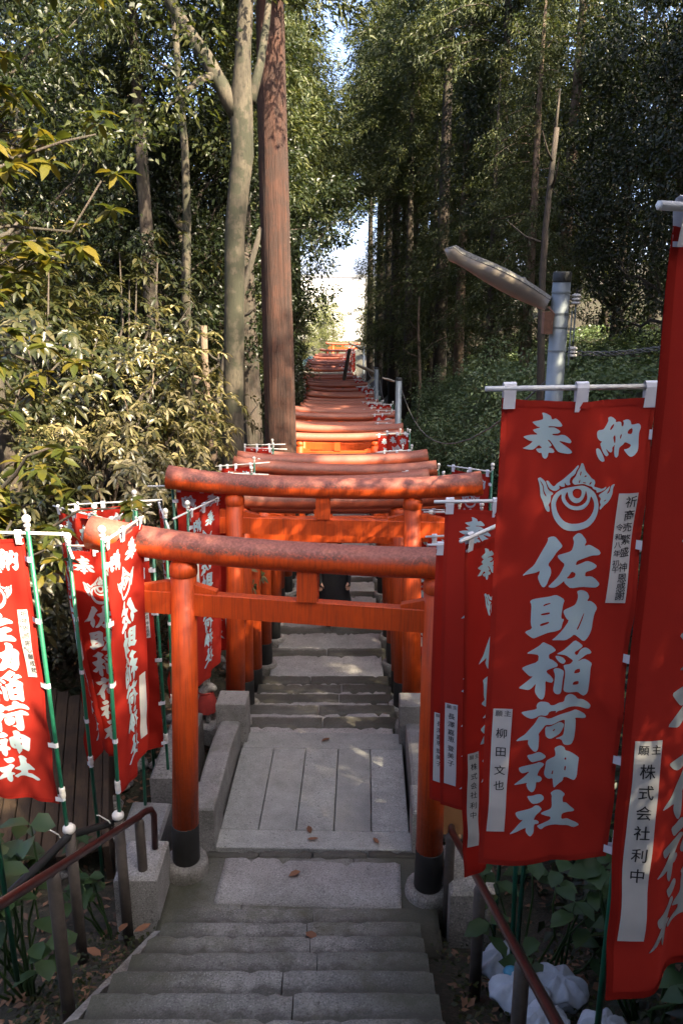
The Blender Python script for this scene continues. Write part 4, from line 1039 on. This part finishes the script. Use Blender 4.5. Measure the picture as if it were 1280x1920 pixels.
def broadleaf(seed, H, z0, rx, nclump, per, L, W, trunk_r, leafmat, barkmat, lean=0.0):
    rs = np.random.RandomState(seed); m = MB()
    tp = [np.array([lean*H*t**1.5+0.12*math.sin(3*t+seed), 0.12*math.sin(4*t+2*seed)*t, H*0.86*t]) for t in np.linspace(0, 1, 8)]
    tp[0][2] = -0.6
    m.tube(tp, [trunk_r*(1.25 if i == 0 else 1-0.8*i/7) for i in range(8)], 10)
    cz = (H+z0)/2; rz = (H-z0)/2
    d = unit(rs.normal(0, 1, (nclump, 3))); rr = rs.uniform(0.35, 1.0, (nclump, 1))**0.6
    lump = 1+0.22*np.sin(d[:, :1]*4+seed)+0.18*np.sin(d[:, 1:2]*5+d[:, 2:]*4)
    C = d*rr*lump*np.array([rx, rx, rz]) + np.array([lean*H*0.6, 0, cz])
    for i in range(0, nclump, max(1, nclump//26)):
        t = np.clip((C[i][2]-rz*0.35-0.2)/(H*0.86), 0.12, 0.95); k = t*7; j = int(min(k, 6)); p0 = tp[j]*(1-(k-j))+tp[j+1]*(k-j)
        a, b = limb(p0, C[i], trunk_r*(0.5-0.35*t), 0.008, rs); m.tube(a, b, 6)
    V, F = clumps(rs, C, rs.uniform(0.32, 0.62, nclump), per, L, W)
    return m.mesh('trunk', barkmat, True), np_mesh('crown', V, F, leafmat)
def conifer(seed, H, z0, Rr, trunk_r, leafmat, barkmat, step=0.24, per=20, L=0.125, W=0.034, nb=3):
    rs = np.random.RandomState(seed); m = MB()
    m.tube([(0, 0, -0.8), (0.02, 0, H*0.3), (0.05*math.sin(seed), 0.03, H*0.7), (0, 0, H)], [trunk_r*1.15, trunk_r*0.85, trunk_r*0.5, 0.02], 12)
    Cs, As = [], []
    for z in np.arange(z0, H, step):
        k = (z-z0)/(H-z0); R0 = Rr*(1-k)**0.75*(0.55+0.45*min(1, k*6)) + 0.18
        for b in range(nb):
            a = rs.uniform(0, 6.28); ln = R0*rs.uniform(0.6, 1.15); dr = np.array([math.cos(a), math.sin(a), 0])
            s = np.linspace(0.12, 1, max(3, int(ln/0.15)))
            P = dr*ln*s[:, None]; P[:, 2] = z + ln*(0.18*s-0.42*s*s) + rs.normal(0, 0.03, len(s))
            if b == 0: m.tube([p for p in P[::max(1, len(s)//4)]], [0.018*(1-0.7*i/6) for i in range(len(P[::max(1, len(s)//4)]))], 5, False)
            for p in P:
                Cs.append(p); As.append(dr)
    Cs, As = np.array(Cs), np.array(As); n = len(Cs)*per
    C = np.repeat(Cs, per, 0) + rs.normal(0, 0.095, (n, 3)); A = unit(np.repeat(As, per, 0)*0.8 + rs.normal(0, 0.75, (n, 3)) + np.array([0, 0, -0.25]))
    V, F = leaf_arrays(C, A, unit(UP+rs.normal(0, 0.6, (n, 3))), L*rs.uniform(0.6, 1.3, n), W*rs.uniform(0.7, 1.2, n), 0.25)
    return m.mesh('trunk', barkmat, True), np_mesh('crown', V, F, leafmat)
def whorl_shrub(seed, H, rx, n, L, W, leafmat, barkmat, per=8, nose=0.0):
    """shrub of drooping leaf whorls on the outside of an uneven mound, with several stems"""
    rs = np.random.RandomState(seed); m = MB()
    d = unit(rs.normal(0, 1, (n, 3))); d[:, 2] = np.abs(d[:, 2])*1.0-0.25
    d = unit(d); rr = rs.uniform(0.5, 1.0, (n, 1))**0.45
    lump = 1+0.25*np.sin(3*d[:, :1]+2*d[:, 2:]*3+seed)+0.15*np.sin(7*d[:, 1:2]+seed)
    C = d*rr*lump*np.array([rx, rx, H*0.55]) + np.array([0, 0, H*0.45])
    for i in range(0, n, max(1, n//40)):
        a, b = limb((rs.normal(0, 0.12), rs.normal(0, 0.12), -0.4), C[i], 0.035, 0.006, rs); m.tube(a, b, 5)
    k = n*per; c = np.repeat(C, per, 0); out = np.repeat(d, per, 0)
    ang = np.tile(np.arange(per)*2*math.pi/per, n) + np.repeat(rs.uniform(0, 6.28, n), per)
    ax = unit(out+UP*0.7); t1 = unit(np.cross(ax, np.array([0.3, 0.9, 0.1]))); t2 = np.cross(ax, t1)
    A = unit(t1*np.cos(ang)[:, None]+t2*np.sin(ang)[:, None] + ax*rs.uniform(-0.5, 0.5, (k, 1)))
    V, F = leaf_arrays(c+A*0.01, A, ax+rs.normal(0, 0.2, (k, 3)), L*rs.uniform(0.5, 1.35, k), W*rs.uniform(0.7, 1.3, k), 0.35, True)
    return m.mesh('trunk', barkmat, True), np_mesh('crown', V, F, leafmat)
def plant(name, label, cat, meshes, x, y, rz=0.0, s=1.0, group=None, dz=0.0, zs=1.0, tilt=0.0):
    t = thing(name, label, cat, (x, y, gz(x, y)+dz), (0, tilt, rz), group); t.scale = (s, s, s*zs)
    obj('trunk', meshes[0], t); obj('crown', meshes[1], t); return t
BL = [broadleaf(1, 8.5, 1.6, 2.3, 170, 140, 0.10, 0.055, 0.13, MAT['leaf_mid'], MAT['brownbark']),
      broadleaf(2, 10.0, 2.6, 2.6, 190, 130, 0.105, 0.06, 0.15, MAT['leaf_dark'], MAT['darkbark'], 0.05),
      broadleaf(3, 7.0, 0.8, 2.1, 165, 130, 0.095, 0.055, 0.11, MAT['leaf_dark'], MAT['darkbark']),
      broadleaf(4, 9.0, 2.0, 2.4, 130, 115, 0.10, 0.06, 0.12, MAT['leaf_sunlit'], MAT['brownbark'], -0.04)]
CF = [conifer(5, 12.0, 1.5, 2.0, 0.16, MAT['leaf_con'], MAT['brownbark']),
      conifer(6, 10.0, 0.8, 1.7, 0.13, MAT['leaf_con'], MAT['darkbark'])]
WH = [whorl_shrub(7, 3.4, 1.5, 1300, 0.105, 0.036, MAT['leaf_sunlit'], MAT['brownbark']),
      whorl_shrub(8, 2.6, 1.3, 900, 0.11, 0.04, MAT['leaf_shrub'], MAT['darkbark']),
      whorl_shrub(18, 3.0, 1.4, 1200, 0.085, 0.032, MAT['leaf_shrub'], MAT['darkbark'], 6)]
CH_ = conifer(15, 15.0, 8.0, 3.1, 0.17, MAT['leaf_con'], MAT['darkbark'], 0.24, 20, 0.15, 0.04, 4)
BB = broadleaf(9, 6.4, 0.2, 1.7, 160, 90, 0.16, 0.045, 0.08, MAT['leaf_bamboo'], MAT['brownbark'])

# the tall cedar beside the path
def big_cedar(label, x, y, r, H, zc, mat, seed, lean=(0, 0), crown=True, rr=2.6):
    rs = np.random.RandomState(seed)
    t = thing('cedar_tree', label, 'tree', (x, y, gz(x, y)))
    m = MB(); n = 60; seg = 96; V = []
    for i in range(n+1):
        k = i/n; z = -0.5+H*k; f = r*(1-0.42*k)*(1+0.35*math.exp(-z*1.6))
        for s in range(seg):
            a = 2*math.pi*s/seg
            rg = noise.noise(Vector((math.cos(a)*9, math.sin(a)*9, z*0.55+seed))); q = f*(1+0.02*math.sin(5*a+seed+0.3*z)+0.05*abs(rg)+0.018*noise.noise(Vector((math.cos(a)*22, math.sin(a)*22, z*1.3)))+0.03*noise.noise(Vector((math.cos(a)*1.5, math.sin(a)*1.5, z*0.7+9))))
            V.append((q*math.cos(a)+lean[0]*z, q*math.sin(a)+lean[1]*z, z))
    m.add(V, [(i*seg+s, i*seg+(s+1) % seg, i*seg+seg+(s+1) % seg, i*seg+seg+s) for i in range(n) for s in range(seg)])
    m.build('trunk', mat, t, True)
    if crown:
        _, c = conifer(seed+50, H+1.5, zc, rr, r, MAT['leaf_con'], MAT['darkbark'], 0.2, 16, 0.16, 0.04, 4)
        obj('crown', c, t, (lean[0]*H*0.8, lean[1]*H*0.8, 0))
    return t
big_cedar('huge straight cedar with red-brown bark beside the path', -1.07, 14.55, 0.30, 15, 9.6, MAT['cedar'], 3, (-0.005, 0))
big_cedar('dark slender trunk close behind the huge red cedar', -1.95, 18.5, 0.22, 15, 7.4, MAT['darkbark'], 5, (-0.022, 0), True, 2.2)

# the forked tree with mottled grey bark
def forked_tree():
    x, y = -1.70, 12.0
    t = thing('forked_tree', 'grey mottled tree left of the cedar, forking high into two limbs', 'tree', (x, y, gz(x, y)))
    zb = gz(x, y); rs = np.random.RandomState(4)
    def P(px, py, d=0.0):                                       # limb points on a plane at the tree's distance
        a = math.radians(PITCH); u = (px-640)/FPX; v = (960-py)/FPX
        dy = math.cos(a)+v*math.sin(a); dz = -math.sin(a)+v*math.cos(a); k = (y+d)/dy
        return (u*k-x, d, CAM_Z+dz*k-zb)
    m = MB()
    main = [(-0.02, 0, -0.5)] + [P(437, 860), P(438, 700), P(440, 560), P(440, 440), P(448, 350), P(455, 290), P(452, 200), P(455, 110), P(462, 0), P(470, -140, 0.3)]
    m.tube(main, [0.21, 0.165, 0.145, 0.142, 0.138, 0.145, 0.15, 0.155, 0.105, 0.095, 0.05], 16)
    m.tube([P(448, 215), P(420, 170), P(385, 105), P(350, 55), P(318, 0), P(270, -110, -0.4)], [0.14, 0.105, 0.095, 0.085, 0.08, 0.04], 12)
    m.tube([P(405, 140), P(375, 150, -.2), P(340, 180, -.4), P(310, 200, -.6)], [0.06, 0.045, 0.035, 0.015], 8)
    m.tube([P(470, 190, .1), P(488, 120, .4), P(500, 40, .7), P(510, -60, .9)], [0.08, 0.06, 0.05, 0.03], 8)
    m.build('trunk', MAT['greybark'], t, True)
    C = []
    for b in (P(400, -160, 0.0), P(270, -110, -0.4), P(310, 200, -.6)):
        for _ in range(16 if b[2] > 7 else 6): C.append(np.array(b)+rs.normal(0, 1, 3)*np.array([0.9, 0.9, 0.5]))
    C = np.array(C); V, F = clumps(rs, C, rs.uniform(0.3, 0.5, len(C)), 120, 0.095, 0.05)
    obj('crown', np_mesh('crown', V, F, MAT['leaf_mid']), t)
forked_tree()

# near branch of large glossy leaves at the left, growing from a tree outside the frame
def big_leaf_tree():
    x, y = -2.75, 5.3
    t = thing('glossy_leaved_tree', 'large-leaved evergreen tree reaching in from the left edge', 'tree', (x, y, gz(x, y)))
    rs = np.random.RandomState(12); m = MB(); zb = gz(x, y)
    m.tube([(0, 0, -0.4), (0.05, 0.1, 2.0), (-0.02, 0.15, 3.8), (0.05, 0.1, 5.6), (0.1, 0, 7.0)], [0.10, 0.085, 0.07, 0.05, 0.03], 10)
    tips = []
    starts = [(0.05, 0.1, 2.6), (0, 0.15, 3.4), (0, 0.15, 4.2), (0.03, 0.1, 5.0), (0.05, 0.1, 5.8)]
    for k in range(30):
        p0 = np.array(starts[k % 5]); a = rs.uniform(-1.3, 1.5); ln = rs.uniform(0.5, 1.35)
        p1 = p0 + np.array([math.cos(a)*ln, math.sin(a)*ln*0.7, rs.uniform(-0.15, 0.65)])
        pts, rad = limb(p0, p1, 0.022, 0.006, rs, 5, 0.18); m.tube(pts, rad, 6)
        for q in (2, 3, 4, 5):
            for _ in range(2): tips.append(pts[q]+rs.normal(0, 0.10, 3))
    m.build('trunk', MAT['darkbark'], t, True)
    T = np.array(tips); per = 8; n = len(T)*per; c = np.repeat(T, per, 0)
    ang = rs.uniform(0, 6.28, n); A = unit(np.stack([np.cos(ang), np.sin(ang), rs.uniform(-0.55, 0.55, n)], 1))
    V, F = leaf_arrays(c, A, UP+rs.normal(0, 0.35, (n, 3)), 0.15*rs.uniform(0.7, 1.2, n), 0.055*rs.uniform(0.8, 1.2, n), 0.3, True)
    obj('crown', np_mesh('crown', V, F, MAT['leaf_big']), t)
big_leaf_tree()

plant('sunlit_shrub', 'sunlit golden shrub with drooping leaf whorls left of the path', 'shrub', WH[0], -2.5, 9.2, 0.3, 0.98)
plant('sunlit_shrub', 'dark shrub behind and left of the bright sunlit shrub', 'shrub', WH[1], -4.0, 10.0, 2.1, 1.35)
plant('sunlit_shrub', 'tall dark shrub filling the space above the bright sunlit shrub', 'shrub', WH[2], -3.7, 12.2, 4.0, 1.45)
plant('dark_shrub', 'dark glossy shrub at the left frame edge behind the banners', 'shrub', WH[1], -3.55, 7.3, 0.9, 1.0)
plant('dark_shrub', 'dark shrub low behind the left row of banners', 'shrub', WH[1], -2.75, 8.0, 3.9, 0.7)
plant('dark_shrub', 'dark shrub between the golden shrub and the grey tree', 'shrub', WH[1], -2.2, 13.2, 5.0, 0.9)

BS = broadleaf(20, 2.1, -0.1, 1.25, 95, 120, 0.085, 0.052, 0.03, MAT['leaf_ivy'], MAT['darkbark'])
for (x, y, s_, rz_) in ((2.5, 10.6, 0.75, 0.3), (3.2, 12.2, 0.95, 1.7), (2.75, 13.8, 0.85, 2.9), (3.3, 15.6, 1.0, 4.1), (2.7, 17.6, 0.85, 5.2), (3.3, 19.4, 1.0, 0.9), (2.6, 21.6, 0.85, 2.2), (3.1, 24.0, 0.95, 3.3)):
    plant('bank_shrub', 'rounded green shrub on the bank right of the gates', 'shrub', BS, x, y, rz_, s_*0.85, 'shrubs on the right bank', -0.75)
GL, GRt, GF, GB = 'trees of the open wood left of the path', 'trees of the dense wood right of the path', 'trees beyond the end of the path', 'unseen shade trees around and behind the viewpoint'
rs = random.Random(77)
for (x, y, k, s) in [(-5.2, 13.5, 1, 0.85), (-3.3, 17.8, 1, 0.85), (-6.6, 17.5, 3, 0.9), (-4.9, 18.6, 1, 1.05), (-3.0, 25.2, 1, 1.1), (-7.4, 24.6, 1, 1.15), (-9.5, 27.5, 0, 1.2), (-4.6, 21.5, 0, 0.9), (-2.6, 23.5, 2, 0.8), (-8.5, 22, 3, 0.85), (-6.2, 27, 3, 1.0), (-3.4, 29, 0, 0.95),
                     (-10, 30, 0, 0.9), (-5.0, 35, 3, 1.0), (-8.5, 38, 0, 1.0), (-3.6, 40, 0, 0.9), (-12.5, 40, 3, 1.2), (-6.5, 46, 0, 1.1), (-4.2, 52, 3, 1.0), (-10, 54, 0, 1.2), (-6.5, 62, 3, 1.1), (-4.4, 68, 0, 0.9)]:
    plant('woodland_tree', 'leafy tree in the sun-flecked wood left of the gate path', 'tree', BL[k], x, y, rs.uniform(0, 6), s*rs.uniform(0.92, 1.08), GL)
for (x, y, k, s) in [(6.0, 10.4, 2, 0.75), (7.0, 8.2, 1, 0.85), (6.4, 13.2, 2, 0.75), (6.2, 16.2, 2, 0.75), (8.2, 15.5, 1, 1.1), (6.4, 20.0, 2, 0.85), (8.6, 12.2, 1, 1.1), (7.5, 21, 1, 1.1), (9.2, 17.5, 2, 1.2),
                     (5.6, 25.5, 1, 1.0), (8.4, 27, 2, 1.2), (6.2, 32, 1, 1.1), (10.5, 33, 1, 1.3), (4.9, 37, 2, 0.9), (7.5, 41, 1, 1.2), (4.9, 50, 2, 1.0), (8, 54, 1, 1.2), (12, 44, 2, 1.3), (6, 63, 2, 1.0), (12.5, 25, 1, 1.3),
                     (7.2, 12.0, 1, 0.9)]:
    plant('woodland_tree', 'dark leafy tree in the shaded wood on the right slope', 'tree', BL[k], x, y, rs.uniform(0, 6), s*rs.uniform(0.92, 1.08), GRt)
for (x, y, k, s) in [(4.0, 18.3, 0, 0.7), (4.0, 23.0, 1, 0.8), (3.7, 26.5, 0, 1.0), (3.2, 30.0, 1, 0.95), (2.9, 34.0, 0, 1.05), (2.8, 38.5, 1, 1.15), (2.6, 43.5, 0, 1.1), (2.5, 49.0, 1, 1.25), (4.6, 32.0, 1, 1.2), (5.4, 36, 0, 1.0), (3.6, 41, 1, 0.85), (3.6, 47, 0, 0.9), (3.2, 55, 1, 0.85), (4.5, 58, 0, 1.0), (5.8, 22.5, 0, 1.1), (7, 29.5, 0, 1.2)]:
    plant('conifer', 'drooping conifer at the edge of the wood on the right slope', 'tree', CF[k], x, y, rs.uniform(0, 6), s, GRt + ', conifers')
for (x, y, k, s) in [(-2.6, 31.5, 0, 0.9), (-3.0, 21.0, 1, 0.9), (-5.8, 24.5, 0, 1.0), (-2.7, 38.0, 1, 0.85)]:
    plant('conifer', 'conifer standing among the broadleaf trees left of the path', 'tree', CF[k], x, y, rs.uniform(0, 6), s, GL + ', conifers')
for (x, y, s, dz) in [(-1.95, 26.5, 1.0, 0.5), (-2.9, 54.0, 1.3, 0.8), (-1.98, 30.5, 1.05, 0.7), (-2.6, 47.0, 1.25, 0.6), (4.4, 24.5, 1.0, 0.0), (4.2, 36.5, 1.05, 0.0), (2.5, 31.8, 1.0, 0.3), (3.4, 29.0, 1.3, 0.3), (2.2, 40.8, 1.15, 0.2), (2.7, 62.0, 1.6, 1.2), (-2.2, 43.0, 1.2, 0.8), (2.3, 37.0, 1.25, 0.9), (2.1, 46.5, 1.2, 0.3), (1.9, 56.0, 1.3, 0.5), (-2.0, 36.5, 1.1, 0.6), (-2.1, 33.5, 1.0, 0.6), (3.7, 35.5, 0.9, 0.0), (-2.7, 41.0, 1.05, 0.2), (4.2, 43.5, 1.0, 0), (-3.6, 16.2, 0.9, 0.3)]:
    plant('tall_cedar', 'tall cedar whose hanging branches close over the path', 'tree', CH_, x, y, rs.uniform(0, 6), s, 'cedars overhanging the path', dz)
for (x, y, s) in [(-3.6, 80, 0.95), (-0.9, 84, 0.95), (-6.5, 78, 1.1), (2.6, 88, 0.7), (-2.3, 92, 1.0), (-9.5, 84, 1.2), (5.0, 84, 1.2), (8, 80, 1.4), (-4.0, 64, 0.7), (-5.6, 72, 1.0)]:
    plant('bamboo_clump', 'pale green feathery clump beyond the last gate', 'bamboo', BB, x, y, rs.uniform(0, 6), s, GF)
# unseen wood, with trees added to shade the closest banner, stairs and first gates
for (x, y, k, s) in [(5.2, -1.0, 1, 0.55), (7.8, 1.8, 1, 1.0), (4.2, -5.5, 0, 0.8), (8.5, -4.5, 1, 0.7), (7.4, 5.4, 1, 1.1), (10.0, 7.0, 1, 0.8), (3.3, 1.5, 2, 0.6), (0.6, -6.5, 2, 0.9), (-2.8, -5.5, 1, 0.8), (3.7, 4.8, 2, 0.55), (3.3, -1.0, 2, 0.57), (3.0, 2.9, 1, 0.75), (1.2, -4.5, 1, 0.7), (2.1, 0.2, 2, 0.3), (1.35, -0.35, 2, 0.3), (0.95, -1.5, 2, 0.42), (1.55, -0.25, 1, 0.42), (-0.4, -1.9, 1, 0.5), (1.0, -2.6, 1, 0.62), (2.9, 0.4, 2, 0.5), (1.9, 2.2, 2, 0.28)]:
    plant('woodland_tree', 'unseen shade tree outside the picture around the viewpoint', 'tree', BL[k], x, y, rs.uniform(0, 6), s, GB)

# thin bare trunks among the foliage
def thin_trunk(label, x, y, H, r, lean, mat, snag=False):
    t = thing('bare_trunk', label, 'tree trunk', (x, y, gz(x, y)))
    rs = np.random.RandomState(int(abs(x*100)+y)); m = MB()
    m.tube([(lean*z+0.05*math.sin(z*1.3), 0.04*math.sin(z), z) for z in np.linspace(-0.4, H, 10)], [r*(1-0.55*i/9) for i in range(10)], 10)
    for k in range(4):
        z = H*rs.uniform(0.4, 0.95); a = rs.uniform(0, 6.28); m.tube([(lean*z, 0, z), (lean*z+0.3*math.cos(a), 0.3*math.sin(a), z+0.1), (lean*z+0.55*math.cos(a), 0.5*math.sin(a), z+0.3)], [r*0.3, r*0.2, 0.005], 6)
    if snag: m.tube([(lean*H, 0, H-0.1), (lean*H+0.03, 0, H+0.45)], [r*0.35, 0.008], 6)
    m.build('trunk', mat, t, True)
thin_trunk('broken reddish trunk with a splintered tip on the right slope', 2.68, 11.3, 5.0, 0.07, 0.0, MAT['darkbark'], True)
thin_trunk('pale slender trunk among the leaves at upper left', -2.45, 13.4, 8.5, 0.10, 0.01, MAT['greybark'])
thin_trunk('dark upright trunk at the far left frame edge', -3.15, 7.6, 7.5, 0.11, 0.0, MAT['darkbark'])
thin_trunk('short pale trunk standing just left of the grey forked tree', -2.32, 14.3, 4.2, 0.12, 0.01, MAT['brownbark'])
thin_trunk('dark branch leaning out of the shrubs at left', -2.9, 14.5, 5.5, 0.10, 0.28, MAT['darkbark'])
thin_trunk('sunlit pinkish trunk beside the right conifers', 2.45, 26.5, 4.2, 0.07, 0.0, MAT['brownbark'])

# ground cover, litter and low plants
def scatter(name, n, xr, yr, L, W, mat, seed, zr, droop=0.15, tilt=0.5, keep=None, six=False):
    rs = np.random.RandomState(seed); y = yr[0]+(yr[1]-yr[0])*rs.rand(n)**1.25; x = rs.uniform(*xr, n)
    if keep is not None:
        k = keep(x, y, rs); x, y = x[k], y[k]
    n = len(x); P = np.stack([x, y, ground(x, y)+rs.uniform(zr[0], zr[1], n)], 1)
    a = rs.uniform(0, 6.28, n); A = np.stack([np.cos(a), np.sin(a), rs.normal(0, tilt*0.5, n)], 1)
    V, F = leaf_arrays(P, A, UP+rs.normal(0, tilt, (n, 3)), L*rs.uniform(0.6, 1.3, n), W*rs.uniform(0.7, 1.2, n), droop, six)
    return tag(obj(name, np_mesh(name, V, F, mat)), kind='stuff')
tag(scatter('ivy_ground_cover', 62000, (1.35, 7.5), (7.5, 36), 0.10, 0.07, MAT['leaf_ivy'], 31, (0.02, 0.38), keep=lambda x, y, r: (x-axis(y) > 1.45)), 'dense dark green ivy covering the bank on the right')
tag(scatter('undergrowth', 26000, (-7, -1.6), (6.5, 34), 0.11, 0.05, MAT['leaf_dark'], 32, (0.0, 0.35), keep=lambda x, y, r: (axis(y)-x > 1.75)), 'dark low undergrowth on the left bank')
tag(scatter('leaf_litter', 9000, (-3.2, 2.4), (0.5, 13), 0.07, 0.032, MAT['litter'], 33, (0.0, 0.03), 0.0, 0.25, keep=lambda x, y, r: (np.abs(x-axis(y)) > 0.86)), 'brown fallen leaves on the ground beside the path')
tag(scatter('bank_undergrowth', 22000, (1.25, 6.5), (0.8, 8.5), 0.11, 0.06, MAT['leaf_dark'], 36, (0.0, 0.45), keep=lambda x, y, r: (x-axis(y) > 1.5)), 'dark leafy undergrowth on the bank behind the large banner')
tag(scatter('weeds', 1500, (0.5, 1.5), (1.6, 4.0), 0.035, 0.022, MAT['leaf_mid'], 34, (0.02, 0.14)), 'small yellow-green weeds beside the right edge of the steps')
tag(scatter('moss_plants', 900, (-1.5, -0.98), (2.4, 4.1), 0.03, 0.02, MAT['leaf_mid'], 35, (0.04, 0.12)), 'tiny plants and moss beside the left edge of the steps')

def hydrangea(label, x, y, n, h, s, seed):
    t = thing('hydrangea', label, 'plant', (x, y, gz(x, y)))
    rs = np.random.RandomState(seed); m = MB(); C, A = [], []
    for k in range(n):
        a = rs.uniform(0, 6.28); r = rs.uniform(0.1, 0.42)*s; tip = np.array([r*math.cos(a), r*math.sin(a), h*rs.uniform(0.5, 1.0)])
        pts, rad = limb((0, 0, -0.1), tip, 0.009, 0.005, rs, 4); m.tube(pts, rad, 5)
        for q in range(2):
            for b in range(2):
                an = a + q*1.57 + b*3.14; C.append(tip-UP*0.07*q); A.append((math.cos(an), math.sin(an), 0.15))
    m.build('trunk', MAT['leaf_hyd'], t, True)
    C, A = np.array(C), np.array(A); k = len(C)
    V, F = leaf_arrays(C, A, UP+rs.normal(0, 0.25, (k, 3)), 0.155*s*rs.uniform(0.75, 1.15, k), 0.105*s*rs.uniform(0.85, 1.1, k), 0.25, True)
    obj('crown', np_mesh('crown', V, F, MAT['leaf_hyd'], True), t)
hydrangea('broad-leaved hydrangea in front of the left edge banner', -1.62, 3.45, 17, 1.05, 1.0, 2)
hydrangea('small hydrangea shoot by the pipe rack', -1.42, 4.18, 6, 0.62, 0.7, 3)
hydrangea('dark hydrangea growing below the large readable banner', 0.98, 3.35, 12, 0.75, 0.85, 4)
hydrangea('hydrangea low in the dark beside the right handrail', 1.25, 2.75, 12, 0.85, 0.9, 5)

# fallen leaves that can be told apart
DL = []
for k in range(3):
    V, F = leaf_arrays(np.array([[0, 0, 0.004]]), np.array([[1.0, 0.1*k, 0.0]]), np.array([[0.1, 0.1, 1.0]]), np.array([0.085]), np.array([0.036+0.006*k]), -0.12+0.1*k, True)
    DL.append(np_mesh('fallen_leaf', V, F, MAT['dryleaf'], True))
for i, (l, x, y, z) in enumerate((('brown leaf on the border slab at the near end of the bridge', -0.24, 4.86, -0.012), ('curled brown leaf touching its twin on the near border slab', -0.215, 4.92, -0.010),
        ('brown leaf lying on the pale cement patch', -0.265, 4.52, 0.004), ('brown leaf near the right end of the near border slab', 0.22, 4.88, -0.012),
        ('brown leaf on the far border slab of the bridge', -0.165, 6.12, -0.018), ('thin dry leaf on the third step of the near flight', -0.13, 3.62, 0.315),
        ('pinkish dry leaf on the mossy ground by the left handrail post', -1.12, 4.02, 0.05), ('large pale dry leaf beside the left kerb', -1.40, 3.72, 0.16),
        ('orange leaf beside the concrete block at left', -1.28, 3.92, 0.08), ('small brown leaf far down the path treads', 0.12, 9.2, -0.86))):
    tag(obj('fallen_leaf', DL[i % 3], None, (x, y, z), (0, 0, i*1.7), 1.0 if i not in (6, 7) else 1.35), l, 'leaf', 'fallen leaves')

# ------------------------------------------------------------------ buildings at the end of the valley
def white_house(label, x, y, w_, d, z0, h):
    t = thing('white_building', label, 'building', (x, y, z0))
    MB().box(-w_/2, w_/2, 0, d, -3, h).build('wall', MAT['house'], t)
    rf = MB().bbox(-w_/2-0.3, w_/2+0.3, -0.3, d+0.3, h, h+0.28, 0.05).build('roof', MAT['rooft'], t)
    for fl in range(2):
        for k in range(3):
            xx = -w_/2+1.4+k*(w_-2.8)/2; zz = 0.9+fl*2.9
            f = MB().box(xx-0.65, xx+0.65, -0.05, 0.0, zz, zz+1.3).build('window', MAT['house'], t)
            MB().box(xx-0.58, xx+0.58, -0.06, -0.052, zz+0.07, zz+1.23).build('pane', MAT['glass'], f)
    return t
white_house('bright white building glimpsed beyond the end of the path', -2.3, 118, 11, 8, -5.0, 8.7)
t = thing('small_hut', 'small teal-roofed hut beside the far gates', 'hut', (-2.05, 60, -4.1))
MB().box(-0.8, 0.8, 0, 1.6, -0.5, 1.7).build('wall', MAT['wood'], t)
m = MB(); m.add([(-1.05, -0.3, 1.65), (1.05, -0.3, 1.65), (1.05, 1.9, 1.65), (-1.05, 1.9, 1.65), (-0.3, 0.8, 2.25), (0.3, 0.8, 2.25)], [(0, 1, 5, 4), (1, 2, 5), (2, 3, 4, 5), (3, 0, 4), (3, 2, 1, 0)]); m.build('roof', MAT['teal'], t)
